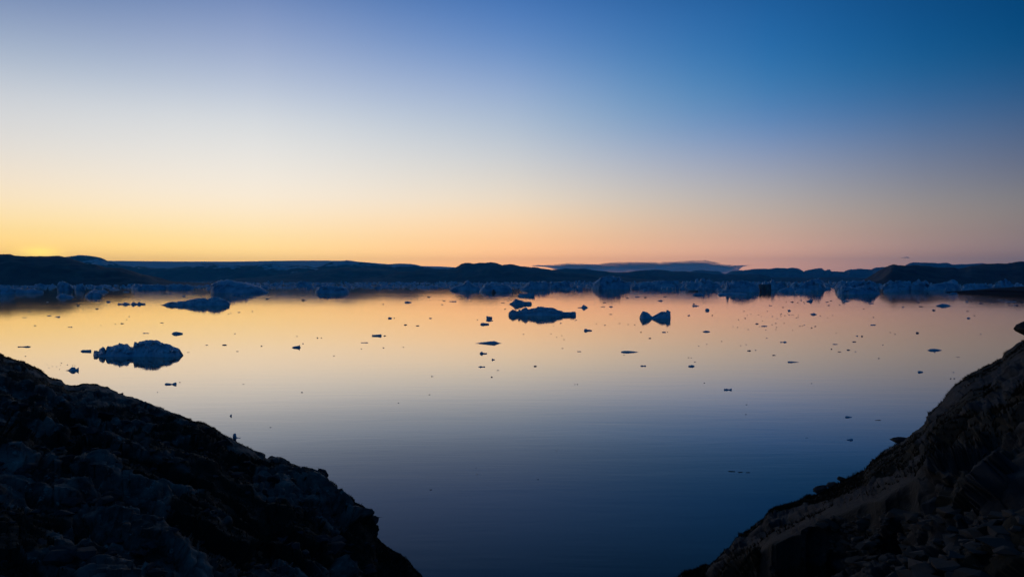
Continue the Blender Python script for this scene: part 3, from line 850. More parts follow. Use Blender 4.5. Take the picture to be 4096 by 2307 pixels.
NPACK = 125
for k in range(NPACK):
    px = -60 + 4220 * (k + rnd.uniform(0.0, 1.0)) / NPACK
    wl = rnd.choice([1143, 1146, 1149, 1152, 1155, 1159]) + rnd.uniform(-1, 1)
    if px > 2400: wl += rnd.uniform(0, 4)
    w = rnd.uniform(18, 62)
    top = wl - rnd.uniform(7, 17) * (1.25 if px > 2300 else 1.0)
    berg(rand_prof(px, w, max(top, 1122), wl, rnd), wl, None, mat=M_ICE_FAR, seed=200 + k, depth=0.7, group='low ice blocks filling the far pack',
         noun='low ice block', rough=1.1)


# continuous rubble of small ice in the far distance: nobody could count it
def pack_ice():
    r = np.random.RandomState(3)
    N = 3600
    px = r.uniform(-300, 4400, N)
    wl = 1131 + 24 * r.rand(N) ** 1.3
    Y = CAMZ * F / (wl - HY)
    w = r.uniform(4, 22, N) / F * Y
    h = r.uniform(1.2, 6.0, N) / F * Y * np.clip(0.8 + 0.6 * r.randn(N), 0.4, 2.0) * np.where(px > 2300, 1.5, 1.0)
    X = (px - CX) / F * Y
    ring = 7
    Vs, Fs = [], []
    for k in range(N):
        a = np.linspace(0, 2 * math.pi, ring, endpoint=False) + r.rand() * 6
        rr = r.uniform(0.7, 1.1, ring)
        lo = np.stack([X[k] + np.cos(a) * rr * w[k] / 2, Y[k] + np.sin(a) * rr * w[k] / 2, np.full(ring, -1.0)], 1)
        rr2 = rr * r.uniform(0.5, 0.8, ring)
        hi = np.stack([X[k] + np.cos(a) * rr2 * w[k] / 2, Y[k] + np.sin(a) * rr2 * w[k] / 2, h[k] * r.uniform(0.45, 1.0, ring)], 1)
        top = np.array([[X[k] + r.uniform(-.2, .2) * w[k], Y[k], h[k] * r.uniform(0.8, 1.15)]])
        b = k * (2 * ring + 1)
        Vs += [lo, hi, top]
        for q in range(ring):
            n = (q + 1) % ring
            Fs.append((b + q, b + n, b + ring + n, b + ring + q))
            Fs.append((b + ring + q, b + ring + n, b + 2 * ring, b + 2 * ring))
    me = bpy.data.meshes.new("pack_ice")
    me.from_pydata(np.concatenate(Vs).tolist(), [], [f if f[2] != f[3] else f[:3] for f in Fs])
    me.materials.append(M_ICE_FAR)
    o = bpy.data.objects.new("pack_ice", me)
    COL.objects.link(o)
    set_props(o, 'continuous band of small ice rubble along the far shore', 'pack ice', None, 'stuff')


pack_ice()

# --- small floating pieces: (centre px, waterline py, width, height, kind)   kinds: f flat, l lump, c cone, j jagged
CH = [
    (584, 1333, 28, 3, 'f'), (489, 1294, 16, 3, 'l'), (231, 1268, 23, 5, 'c'), (197, 1263, 18, 3, 'l'), (117, 1247, 14, 2, 'f'), (98, 1270, 20, 2, 'f'),
    (434, 1208, 20, 6, 'l'), (312, 1222, 18, 5, 'j'), (388, 1235, 15, 4, 'l'), (280, 1308, 20, 3, 'j'), (140, 1302, 12, 2, 'f'), (648, 1291, 16, 2, 'f'),
    (956, 1249, 13, 2, 'f'), (1070, 1196, 17, 4, 'l'), (1213, 1201, 16, 6, 'l'), (940, 1334, 7, 2, 'f'), (898, 1380, 21, 4, 'f'), (1046, 1384, 9, 3, 'l'),
    (1212, 1374, 9, 2, 'f'), (1270, 1351, 7, 3, 'l'), (1286, 1351, 7, 2, 'f'), (950, 1405, 11, 2, 'f'), (1336, 1423, 7, 2, 'l'), (1208, 1569, 9, 3, 'j'),
    (974, 1536, 10, 1.5, 'f'), (1594, 1611, 7, 2, 'f'), (827, 1380, 13, 2, 'f'), (1188, 1345, 9, 1.5, 'f'), (1539, 1343, 13, 4, 'c'), (1458, 1371, 34, 4, 'f'),
    (1560, 1273, 19, 6, 'l'), (1577, 1272, 4, 3, 'l'), (1622, 1299, 13, 4, 'l'), (1534, 1391, 8, 3, 'f'), (1446, 1395, 6, 2, 'f'), (1613, 1388, 6, 2, 'c'), (1533, 1217, 8, 2, 'f'),
    (1812, 1206, 31, 4, 'j'), (1776, 1203, 12, 2, 'f'), (1769, 1218, 8, 2, 'l'), (1632, 1210, 32, 6, 'l'), (2011, 1211, 16, 2, 'f'), (2033, 1202, 8, 2, 'f'),
    (1909, 1279, 5, 3, 'c'), (1670, 1303, 16, 3, 'f'), (1722, 1273, 13, 3, 'f'), (2284, 1277, 6, 2, 'l'), (2292, 1277, 6, 2, 'f'), (1992, 1481, 12, 2, 'f'),
    (1967, 1508, 9, 4, 'l'), (2141, 1465, 14, 5, 'l'), (2317, 1406, 18, 3, 'f'), (2250, 1393, 10, 2, 'f'), (1726, 1505, 3, 7, 'c'), (1731, 1505, 3, 6, 'c'),
    (1718, 1578, 9, 2, 'f'), (2412, 1227, 20, 2, 'f'), (2444, 1227, 17, 4, 'f'), (2418, 1211, 16, 2, 'f'), (2443, 1257, 14, 2, 'f'), (2300, 1537, 5, 2, 'f'), (2310, 1537, 6, 2, 'f'),
    (2496, 1420, 5, 3, 'c'), (2780, 1447, 7, 2, 'f'), (2754, 1430, 6, 2, 'f'), (2765, 1431, 5, 2, 'f'), (2782, 1224, 29, 6, 'j'), (2776, 1216, 9, 3, 'f'),
    (2640, 1203, 24, 6, 'c'), (2656, 1329, 18, 4, 'f'), (2600, 1353, 12, 3, 'f'), (2564, 1328, 6, 3, 'f'), (2755, 1262, 12, 5, 'c'), (2849, 1261, 6, 3, 'l'),
    (3028, 1295, 14, 4, 'l'), (3057, 1305, 28, 4, 'f'), (2980, 1273, 8, 3, 'c'), (2954, 1278, 4, 2, 'l'), (3134, 1369, 28, 7, 'j'), (2997, 1403, 17, 6, 'j'),
    (3096, 1421, 17, 3, 'f'), (3157, 1243, 14, 6, 'l'), (3255, 1258, 25, 7, 'f'), (3168, 1208, 16, 4, 'c'), (3204, 1201, 10, 3, 'c'), (3191, 1210, 8, 2, 'f'), (3132, 1229, 9, 2, 'f'),
    (3082, 1222, 12, 3, 'j'), (3247, 1311, 7, 3, 'f'), (3262, 1305, 10, 3, 'j'), (3067, 1352, 8, 2, 'f'), (2887, 1365, 6, 2, 'f'), (2986, 1618, 9, 2, 'f'), (3246, 1533, 7, 2, 'f'),
    (2817, 1531, 6, 2, 'f'), (3735, 1241, 17, 6, 'c'), (3874, 1273, 16, 5, 'l'), (3870, 1245, 13, 2, 'f'), (3386, 1205, 29, 5, 'l'), (3488, 1214, 18, 3, 'f'),
    (3324, 1203, 11, 2, 'f'), (3308, 1208, 13, 3, 'j'), (3315, 1221, 11, 3, 'f'), (3492, 1300, 26, 4, 'f'), (3669, 1332, 14, 7, 'j'), (3428, 1344, 12, 4, 'c'),
    (3448, 1345, 8, 5, 'l'), (3417, 1367, 16, 4, 'j'), (3341, 1377, 24, 3, 'f'), (3358, 1407, 16, 3, 'f'), (3394, 1400, 16, 4, 'f'), (3422, 1406, 11, 2, 'f'),
    (3515, 1433, 8, 3, 'f'), (3326, 1396, 7, 3, 'f'), (3532, 1379, 6, 2, 'f'), (3561, 1329, 5, 2, 'f'), (3580, 1336, 6, 2, 'f'), (3611, 1228, 10, 4, 'j'),
    (3683, 1226, 19, 3, 'f'), (3674, 1212, 13, 2, 'f'), (3868, 1207, 11, 4, 'l'), (3924, 1214, 17, 4, 'j'), (3965, 1210, 9, 3, 'l'), (4045, 1207, 47, 2.5, 'f'),
    (4036, 1222, 8, 3, 'c'), (4045, 1222, 7, 4, 'c'), (4056, 1222, 8, 5, 'c'), (4068, 1223, 13, 7, 'c'), (3832, 1428, 16, 1.5, 'f'), (3814, 1489, 8, 2, 'f'),
    (3803, 1514, 8, 3, 'l'), (3817, 1514, 8, 3, 'l'), (3923, 1336, 6, 2, 'f'), (3898, 1262, 6, 2, 'f'), (3494, 1269, 7, 2, 'f'), (3739, 1409, 8, 2, 'f'),
    (1082, 1709, 9, 2, 'f'), (719, 1529, 10, 2, 'f'), (630, 1568, 4, 2, 'l'), (1905, 1871, 8, 2, 'j'), (1908, 1896, 5, 2, 'f'), (1921, 1896, 5, 1.5, 'f'),
    (2152, 1917, 9, 3, 'j'), (2984, 1657, 8, 2, 'f'), (3227, 1751, 14, 2, 'f'), (2020, 1236, 8, 2, 'f'), (102, 1424, 7, 2, 'f'), (196, 1470, 5, 1.5, 'f'), (753, 1409, 13, 1.5, 'f'), (2226, 1801, 4, 2, 'c'),
    (1010, 1245, 6, 2, 'f'), (2960, 1200, 12, 3, 'f'), (2510, 1192, 12, 3, 'f'), (2548, 1188, 22, 4, 'f'), (2582, 1190, 14, 5, 'c'), (2660, 1188, 18, 2, 'f'), (2500, 1186, 10, 2, 'f'),
    (3455, 1235, 6, 2, 'f'), (2100, 1208, 6, 2, 'f'), (2230, 1196, 6, 2, 'f'), (1715, 1188, 16, 4, 'l'), (1740, 1158, 16, 4, 'l'), (1690, 1154, 30, 6, 'l'), (1795, 1150, 16, 4, 'l'), (30, 1210, 10, 3, 'l'), (190, 1208, 10, 3, 'f'), (505, 1168, 26, 4, 'f'), (660, 1172, 10, 3, 'l'), (735, 1186, 16, 5, 'l'),
]
rs = random.Random(77)
drift = [(rs.uniform(150, 3900), 1200 + 280 * rs.random() ** 1.4, rs.uniform(0.0, 0.10)) for _ in range(13)]
for k in range(95):                                # specks gathered in loose drift lines
    q = drift[int(len(drift) * rs.random() ** 1.4)]
    ox = rs.gauss(0, 85)
    CH.append((q[0] + ox, max(1200, q[1] + ox * q[2] + rs.gauss(0, 7)), rs.uniform(3, 8), rs.uniform(1, 2.2), 'f'))
NOUN = {'f': 'flat ice sliver', 'l': 'rounded ice lump', 'c': 'pointed ice bit', 'j': 'ragged ice scrap'}
for k, (px, wl, w, h, kd) in enumerate(CH):
    h = h * 0.85
    r = random.Random(900 + k)
    x0, x1 = px - w / 2, px + w / 2
    if kd == 'f':
        pr = [(x0, wl - h * .35), (x0 + w * .2, wl - h * r.uniform(.6, 1)), (x0 + w * .5, wl - h * r.uniform(.6, 1)), (x0 + w * .8, wl - h * r.uniform(.5, .9)), (x1, wl - h * .3)]
    elif kd == 'l':
        pr = [(x0, wl - h * .3), (x0 + w * .25, wl - h * .9), (x0 + w * .5, wl - h), (x0 + w * .7, wl - h * .7), (x1, wl - h * .35)]
    elif kd == 'c':
        q = r.uniform(.35, .7)
        pr = [(x0, wl - h * .15), (x0 + w * q * .6, wl - h * .45), (x0 + w * q, wl - h), (x0 + w * (q + .12), wl - h * .7), (x1, wl - h * .15)]
    else:
        pr = [(x0 + w * t / 7, wl - h * r.choice([.25, .6, 1.0, .4, .9])) for t in range(8)]
    size = 'tiny ' if w < 8 else ('small ' if w < 18 else 'dark ')
    berg(pr, wl + 0.4, None, mat=M_ICE_CLEAR if (w < 22 and k % 3) else M_ICE, seed=300 + k, depth=0.6, name='ice_chip', cat='ice chip',
         group='small ice pieces adrift on the bay', noun=size + NOUN[kd], rough=0.8, res=12 if w > 10 else 9)

# --- labels that find one piece each: nearest landmark, direction, and rank going outward
buck = {}
for o, px, py, noun in AUTO:
    best = min(LAND, key=lambda L: math.hypot((px - L[0]) / 2.2, (py - L[1]) * (1.0 if py > 1190 else 5.0)))
    ddx, ddy = px - best[0], py - best[1]
    if abs(ddx) / 2.2 > abs(ddy):
        d = 'left of' if ddx < 0 else 'right of'
    else:
        d = 'beyond' if ddy < 0 else 'in front of'
    buck.setdefault((noun, d, best[2]), []).append((math.hypot(ddx, ddy), o))
ORD = ['', 'second ', 'third ', 'fourth ', 'fifth ', 'sixth ', 'seventh ', 'eighth ', 'ninth ', 'tenth ', 'eleventh ', 'twelfth ']
for (noun, d, nm), L in buck.items():
    L.sort(key=lambda t: t[0])
    for i, (_, o) in enumerate(L):
        o['label'] = (f"{noun} {d} {nm}" + (', the nearest such' if len(L) > 1 and i == 0 else '')) if i == 0 else f"{noun} {d} {nm}, {ORD[i] if i < 12 else str(i + 1) + 'th '}nearest"

# strands of seaweed adrift
def weed(px, py, w, label, seed):
    Yc = water_Y(py)
    X0 = (px - CX) / F * Yc
    L = w / F * Yc
    r = random.Random(seed)
    Vs, Fs = [], []
    ns = 14
    for s in range(5):
        a = r.uniform(-0.35, 0.35)
        oy = r.uniform(-0.5, 0.5) * L * 0.25
        for k in range(ns):
            t = k / (ns - 1) - 0.5
            x = t * L * r.uniform(0.96, 1.0)
            y = oy + math.sin(t * 5 + seed + s) * L * 0.08 + a * t * L * 0.4
            wd = L * 0.035 * (1 - (2 * t) ** 2) + 0.006
            Vs += [(x, y - wd, 0.005), (x, y, 0.05), (x, y + wd, 0.005)]
        b = s * ns * 3
        for k in range(ns - 1):
            for c in (0, 1):
                i = b + k * 3 + c
                Fs.append((i, i + 3, i + 4, i + 1))
    o = mesh_obj('seaweed_strand', Vs, Fs, M_WEED)
    o.location = (X0, Yc, 0)
    set_props(o, label, 'seaweed', 'seaweed strands adrift on the dark near water')


weed(2927, 1885, 27, 'longest dark strand of seaweed, left of the three in a row on dark water', 1)
weed(2962, 1888, 17, 'thin curled strand of seaweed, middle of the three in a row', 2)
weed(2992, 1889, 14, 'short dark strand of seaweed, right of the three in a row', 3)
weed(3512, 1680, 22, 'dark seaweed scrap between the two pale blue ice pieces', 4)
weed(1723, 1958, 9, 'brown seaweed scrap alone in the lower middle of the water', 5)


# ------------------------------------------------------------------ foreground rock
SIL_L = [(-1400, 1330), (-700, 1340), (-300, 1362), (-100, 1385), (0, 1404), (22, 1415), (28, 1421), (45, 1422), (62, 1430), (85, 1436), (100, 1440), (125, 1452), (150, 1463), (175, 1478), (190, 1490), (200, 1500), (210, 1506), (240, 1510), (253, 1514), (262, 1525), (275, 1533), (290, 1535), (316, 1535), (325, 1530), (345, 1527), (375, 1527), (395, 1529), (405, 1534), (430, 1540), (455, 1548), (470, 1556), (485, 1564), (497, 1565), (510, 1573), (535, 1578), (570, 1590), (600, 1602), (630, 1615), (650, 1622), (699, 1641), (734, 1655), (755, 1664), (765, 1666), (769, 1674), (774, 1678), (800, 1680), (825, 1687), (846, 1697), (867, 1707), (880, 1714), (903, 1731), (954, 1757), (1002, 1781), (1041, 1797), (1060, 1807), (1064, 1818), (1074, 1825), (1080, 1820), (1088, 1814), (1095, 1817), (1125, 1819), (1145, 1827), (1160, 1836), (1172, 1847), (1180, 1846), (1195, 1852), (1208, 1861), (1230, 1861), (1250, 1863), (1270, 1870), (1275, 1877), (1290, 1877), (1304, 1886), (1311, 1900), (1322, 1915), (1339, 1927), (1352, 1936), (1356, 1952), (1364, 1959), (1382, 1965), (1391, 1965), (1416, 1978), (1434, 1993), (1436, 2001), (1446, 2020), (1465, 2030), (1484, 2053), (1498, 2078), (1502, 2140), (1518, 2153), (1535, 2163), (1574, 2182), (1597, 2195), (1631, 2215), (1648, 2240), (1665, 2270), (1686, 2290), (1696, 2307), (1726, 2360), (1776, 2480), (1836, 2700)]
SIL_R = [(2470, 2560), (2560, 2420), (2640, 2330), (2684, 2303), (2712, 2286), (2736, 2269), (2771, 2259), (2802, 2246), (2829, 2241), (2853, 2221), (2871, 2203), (2905, 2179), (2915, 2165), (2933, 2141), (2953, 2128), (2988, 2114), (3002, 2100), (3029, 2078), (3050, 2062), (3067, 2034), (3091, 2021), (3133, 2007), (3184, 1993), (3219, 1976), (3257, 1969), (3300, 1950), (3346, 1930), (3380, 1909), (3415, 1890), (3449, 1872), (3473, 1841), (3495, 1820), (3520, 1800), (3553, 1783), (3577, 1767), (3612, 1752), (3627, 1738), (3635, 1725), (3652, 1709), (3677, 1698), (3689, 1688), (3697, 1667), (3704, 1649), (3718, 1641), (3738, 1624), (3763, 1600), (3776, 1581), (3792, 1562), (3811, 1540), (3830, 1524), (3849, 1508), (3871, 1492), (3900, 1478), (3928, 1463), (3960, 1451), (3986, 1435), (4002, 1431), (4014, 1412), (4040, 1390), (4065, 1371), (4086, 1356), (4100, 1336), (4150, 1296), (4220, 1268), (4400, 1225), (4900, 1150), (5600, 1080)]


def interp(tab, x):
    tab = np.array(tab, float)
    return np.interp(x, tab[:, 0], tab[:, 1])


LEDGE = [(2860, 2330), (2960, 2230), (3005, 2180), (3070, 2130), (3180, 2080), (3346, 2000), (3440, 1965), (3500, 1955), (3580, 1900), (3680, 1850), (3760, 1830), (3900, 1815), (4000, 1800)]


def invD_left(x, y):
    ys = interp(SIL_L, x)
    Ds = interp([(-1400, 95), (0, 62), (500, 58), (1000, 52), (1500, 46), (1830, 42)], x)
    k = interp([(-1400, 4e-5), (0, 3.2e-5), (700, 3.2e-5), (1200, 2.4e-5), (1500, 1.4e-5), (1830, 1.2e-5)], x)
    dy = np.maximum(y - ys, 0)
    return 1 / Ds * (1 + 0.05 * np.sqrt(dy / 60) / (1 + dy / 300)) + k * dy


def invD_right(x, y):
    ys = interp(SIL_R, x)
    Ds = interp([(2470, 14), (2700, 15), (3300, 19), (3800, 24), (4100, 26), (4600, 30), (5600, 34)], x)
    k = interp([(2470, 5e-5), (2700, 8e-5), (3100, 1.3e-4), (3500, 1.7e-4), (4096, 2.6e-4), (5600, 3e-4)], x)
    dy = np.maximum(y - ys, 0)
    iv = 1 / Ds * (1 + 0.05 * np.sqrt(dy / 60) / (1 + dy / 300)) + k * dy
    led = interp(LEDGE, x)
    d = y - led
    on = np.clip((x - 2860) / 150, 0, 1) * np.clip((4000 - x) / 260, 0, 1)
    st = 1 / (1 + np.exp(-d / 7.0))
    # a slab standing up along the ledge line: nearer below the line, fading back downhill
    iv = iv + on * k * 0.85 * (st * np.clip(300 - d, 0, 300) - (1 - st) * 0.12 * np.clip(90 + d, 0, 90))
    return iv


def rock_sheet(name, SIL, invD, x0, x1, dxp, ymax, nf, nb, mat, seed, sc, strike, moss_bias):
    xs = np.arange(x0, x1 + dxp, dxp)
    nx = len(xs)
    ys = interp(SIL, xs)
    rows = []
    # behind the crest, falling to the water
    iD = invD(xs, ys)
    Ds = 1 / iD
    tan = (ys - HY) / F
    hz = CAMZ - tan * Ds
    smax = np.maximum(hz * 1.0, 4.0)
    for j in range(nb, 0, -1):
        t = (j / nb) ** 2.0
        s = smax * t
        z0 = hz - tan * s
        # reach -3 m at t = 1
        zz = z0 - (z0 + 3) * t ** 1.2 if False else hz + (-3 - hz) * (0.35 * t + 0.65 * t ** 0.8)
        zz = np.minimum(zz, hz - (tan + 0.25) * s)
        Y = Ds + s
        X = (xs - CX) / F * (Ds + 0.5 * s)
        rows.append(np.stack([X, Y, zz], 1))
    for j in range(nf + 1):
        t = (j / nf) ** 1.15
        y = ys + (ymax - ys) * t
        D = 1 / invD(xs, y)
        rows.append(np.stack([(xs - CX) / F * D, D, CAMZ - (y - HY) / F * D], 1))
    G = np.array(rows)
    nr = len(rows)
    # normals
    du = np.gradient(G, axis=1)
    dv = np.gradient(G, axis=0)
    # smooth the normals a little
    N = np.cross(du, dv)
    N /= np.linalg.norm(N, axis=2, keepdims=True) + 1e-9
    if N[nr // 2, nx // 2] @ (-G[nr // 2, nx // 2] + np.array([0, 0, CAMZ])) < 0:
        N = -N
    P = G.reshape(-1, 3)
    N = N.reshape(-1, 3)
    D = P[:, 1]
    jrow = np.repeat(np.arange(nr), nx)
    edge = np.clip(np.abs(jrow - nb) / (0.10 * nf), 0, 1)          # 0 on the crest line
    e1 = 0.10 + 0.90 * edge
    # strata frame
    a = Vector(strike).normalized()
    b = a.cross(Vector((0, 0, 1))).normalized()
    c = a.cross(b).normalized()
    B = np.array([a, b, c])
    Q = P @ B.T
    Q = Q + 0.5 * sc * np.stack([fbm(P / (2.2 * sc), seed + 40 + k, 3) for k in range(3)], 1)
    Qw = Q + 0.12 * sc * np.stack([fbm(P / (0.5 * sc), seed + 60 + k, 3) for k in range(3)], 1)
    f1, f2, id1 = worley(Q / np.array([11.0, 3.4, 3.0]) / sc, seed)
    whale = 1 - np.clip(f1, 0, 1.1) ** 2
    b1, j1 = blocks(Qw / np.array([13.0, 2.0, 1.7]) / sc, seed + 3, 1.0)
    b2, j2 = blocks(Qw / np.array([6.0, 0.85, 0.75]) / sc, seed + 20, 1.0)
    b3, j3 = blocks(Qw / np.array([2.4, 0.34, 0.30]) / sc, seed + 30, 1.0)
    big = 0.5 * whale + b1 * 0.95
    crack1 = np.exp(-(j1 / 0.06) ** 2)
    crack2 = np.exp(-(j2 / 0.08) ** 2)
    fb = fbm(P / (3.5 * sc), seed + 7, 5, 0.55)
    fine = fbm(P / (0.35 * sc), seed + 9, 3, 0.6)
    gm = np.clip(0.5 + 1.3 * fbm(P / (4.5 * sc), seed + 11, 4, 0.5) - 0.35 * big + moss_bias, 0, 1)   # vegetation cover
    bare = 1 - gm
    disp = sc * (e1 * (0.45 * fb + 0.85 * big - 0.25 * crack1 * bare) + (0.25 + 0.75 * edge) * (0.48 * b2 * (0.3 + 0.7 * bare) - 0.09 * crack2 * bare)
                 + 0.06 * b3 * (0.25 + 0.75 * bare) + 0.018 * fine)
    if name == 'right_hillside':
        # the slab face below the ledge is smooth
        px = CX + P[:, 0] / P[:, 1] * F
        py = HY + (CAMZ - P[:, 2]) / P[:, 1] * F
        led = interp(LEDGE, px)
        m = np.clip((py - led + 40) / 40, 0, 1) * np.clip((led + 230 - py) / 60, 0, 1) * np.clip((px - 2900) / 120, 0, 1) * np.clip((3760 - px) / 120, 0, 1)
        disp = disp * (1 - 0.82 * m)
        gm = gm * (1 - 0.9 * m) + 0.40 * m  # raised cover value darkens the slab face, painting in its shade
    near = np.clip(D / (6.0 * sc), 0.25, 1)
    disp = (disp - 0.25 * sc) * near
    disp = disp * np.where(jrow < nb, np.clip((P[:, 2] + 3) / 6, 0, 1), 1)
    P2 = P + N * disp[:, None]
    o = mesh_obj(name, P2, grid_faces(nr, nx), mat, attr={'moss': gm, 'along': Q[:, 0], 'across': Q[:, 1], 'through': Q[:, 2]})
    set_props(o, kind='structure')
    return P2.reshape(nr, nx, 3), N.reshape(nr, nx, 3), gm.reshape(nr, nx), xs, nb


GL = rock_sheet('left_hillside', SIL_L, invD_left, -1300, 1825, 3.2, 3000, 330, 40, M_ROCK_L, 101, 1.0, (0.88, -0.34, -0.32), 0.02)
GR = rock_sheet('right_hillside', SIL_R, invD_right, 2480, 5500, 3.6, 4600, 420, 40, M_ROCK_R, 151, 0.42, (0.78, 0.50, 0.24), 0.05)


# heather and grass growing in the hollows and along the crest
def heather(name, G, n, hgt, wid, label, seed, xr):
    P, N, gm, xs, nb = G
    r = np.random.RandomState(seed)
    nr, nx = gm.shape
    jj = r.randint(nb - 4, nr - 1, n * 6)
    bias = r.rand(n * 6) < 0.45
    jj = np.where(bias, nb + (r.rand(n * 6) ** 2 * 50).astype(int) - 3, jj)
    ii = r.randint(0, nx - 1, n * 6)
    ok = (gm[jj, ii] > 0.5) & (P[jj, ii, 1] > 7.5) & (xs[ii] > xr[0]) & (xs[ii] < xr[1])
    jj, ii = jj[ok][:n], ii[ok][:n]
    n = len(jj)
    base = P[jj, ii]
    D = base[:, 1]
    h = hgt * r.uniform(0.3, 1.0, n) * (0.5 + vnoise(base * 1.3, 5) * 0.5 + 0.35)
    lean = r.uniform(-0.7, 0.7, (n, 3)) * np.array([1, 1, 0.2])
    tip = base + (np.array([0, 0, 1.0]) + lean) * h[:, None]
    ang = r.uniform(0, math.pi, n)
    wv = np.stack([np.cos(ang), np.sin(ang), 0 * ang], 1) * wid * r.uniform(0.5, 1.2, n)[:, None]
    base = base - N[jj, ii] * 0.01
    mid = base * 0.45 + tip * 0.55 + wv * 0.6
    V = np.stack([base - wv, base + wv, mid, tip], 1).reshape(-1, 3)
    q = np.arange(n) * 4
    Fq = np.stack([q, q + 1, q + 2, q + 3], 1)
    o = mesh_obj(name, V, Fq, M_HEATHER, smooth=False)
    set_props(o, label, 'heather', None, 'stuff')


heather('heather', GR, 60000, 0.10, 0.012, 'dark heather and dry grass tufts over the right hillside and its crest', 5, (2560, 4500))
heather('moss_and_grass', GL, 50000, 0.14, 0.03, 'dark moss and short grass in the hollows of the left hillside', 6, (-300, 1760))


# ------------------------------------------------------------------ boulders and stones
def stone_mesh(seed, sx, sy, sz, n=22, flat=0.0):
    r = random.Random(seed)
    bm = bmesh.new()
    for _ in range(n):
        v = Vector((r.gauss(0, 1), r.gauss(0, 1), r.gauss(0, 1))).normalized()
        v = v * r.uniform(0.86, 1.0)
        m = max(abs(v.x), abs(v.y), abs(v.z))
        v = v.lerp(v / m * 0.8, 0.55)
        bm.verts.new((v.x * sx, v.y * sy, v.z * sz))
    bmesh.ops.convex_hull(bm, input=bm.verts[:])
    loose = [v for v in bm.verts if not v.link_faces]
    bmesh.ops.delete(bm, geom=loose, context='VERTS')
    bmesh.ops.bevel(bm, geom=bm.edges[:] + bm.verts[:], offset=min(sx, sy, sz) * 0.07, segments=2, affect='EDGES', profile=0.6)
    bmesh.ops.triangulate(bm, faces=bm.faces[:])
    bmesh.ops.subdivide_edges(bm, edges=bm.edges[:], cuts=1, use_grid_fill=True)
    s = max(sx, sy, sz)
    co = np.array([v.co[:] for v in bm.verts])
    d = fbm(co / s * 3.0 + seed, seed, 4, 0.6)
    d2 = vnoise(co / s * 12 + seed, seed + 3)
    for v, k, k2 in zip(bm.verts, d, d2):
        v.co += v.co.normalized() * (k * 0.05 + k2 * 0.012) * s
    me = bpy.data.meshes.new('stone')
    bm.to_mesh(me)
    bm.free()
    return me


def depth_at(px, py):
    f = invD_left if px < 2200 else invD_right
    return 1 / float(f(np.array([px]), np.array([py]))[0])


def boulder(px, py, wpx, hpx, rot, label, seed, mat, dep=0.8, D=None, group=None, push=0.0):
    Y = (D or depth_at(px, py)) + push
    sx, sz = wpx / F * Y / 2, hpx / F * Y / 2
    me = stone_mesh(seed, sx, max(sx, sz) * dep, sz)
    me.materials.append(mat)
    o = bpy.data.objects.new('boulder', me)
    COL.objects.link(o)
    o.location = PT(px, py, Y)
    o.rotation_euler = (0, math.radians(rot), math.radians(seed * 37 % 23 - 11))
    set_props(o, label, 'boulder', group or 'loose boulders on the right hillside')
    return o


boulder(3865, 2235, 190, 240, 12, 'big pale brown boulder with a pitted face at the bottom right', 3, M_BOULDER_PALE, 0.7)
boulder(3755, 2030, 165, 92, -22, 'flat angular grey slab resting against the dark ledge', 4, M_BOULDER, 0.5)
boulder(3682, 2190, 140, 56, -12, 'long low grey-brown stone left of the big pale brown boulder', 5, M_BOULDER_PALE, 0.7)
boulder(3601, 1757, 76, 24, -6, 'thin flat stone jutting out over the right hillside crest', 6, M_BOULDER, 1.0)
boulder(3280, 1953, 64, 26, -20, 'wedge stone lowest of the three on the crest of the right hillside', 7, M_BOULDER, 1.0)
boulder(3325, 1938, 56, 18, -14, 'slab stone in the middle of the three on the crest of the right hillside', 8, M_BOULDER, 1.0)
boulder(3364, 1915, 34, 22, 0, 'paler block highest of the three on the crest of the right hillside', 9, M_BOULDER_PALE, 1.0)
boulder(4152, 1320, 172, 92, 22, 'rounded boulder overhanging the crest at the right edge', 10, M_BOULDER, 0.9, D=25.5)
boulder(3035, 2098, 26, 22, 20, 'small pale stone on the lower right hillside near the crest', 11, M_BOULDER_PALE, 0.9)
boulder(3498, 2170, 90, 80, -30, 'dark humped stone in the scree left of the long low stone', 12, M_BOULDER, 0.8)
boulder(3560, 2225, 60, 34, 10, 'small brown stone under the dark humped stone', 13, M_BOULDER_PALE, 0.8)
boulder(3960, 2010, 120, 60, -15, 'grey stone half buried above the big pale brown boulder', 14, M_BOULDER, 0.8)
boulder(4040, 1850, 110, 90, 25, 'dark round boulder high at the right edge of the view', 15, M_BOULDER, 0.8)
boulder(3440, 2250, 110, 60, -25, 'pale lichened stone at the lower end of the scree', 16, M_BOULDER_PALE, 0.8)
boulder(4050, 2150, 150, 110, 10, 'dark boulder behind the big pale brown boulder at the right edge', 17, M_BOULDER, 0.8)
LB = 'boulders embedded in the left hillside'
boulder(1480, 2095, 66, 88, 35, 'dark boulder overhanging the steep end of the left hillside', 31, M_BOULDER, 0.8, D=46.4, group=LB)
boulder(1290, 1893, 60, 44, 40, 'rounded dark boulder on the left crest above the overhanging boulder', 32, M_BOULDER, 0.8, D=49.5, group=LB)
boulder(452, 1995, 90, 70, 20, 'grey boulder low in the middle of the left hillside', 34, M_BOULDER, 0.8, group=LB)
boulder(92, 1895, 70, 60, 10, 'squarish grey boulder near the left edge of the view', 35, M_BOULDER, 0.8, group=LB)
boulder(290, 1960, 44, 30, -20, 'small tilted slab right of the squarish boulder', 36, M_BOULDER_PALE, 0.8, group=LB)
boulder(375, 1885, 60, 26, 15, 'small pale flat stone on the middle of the left hillside', 37, M_BOULDER_PALE, 0.8, group=LB)


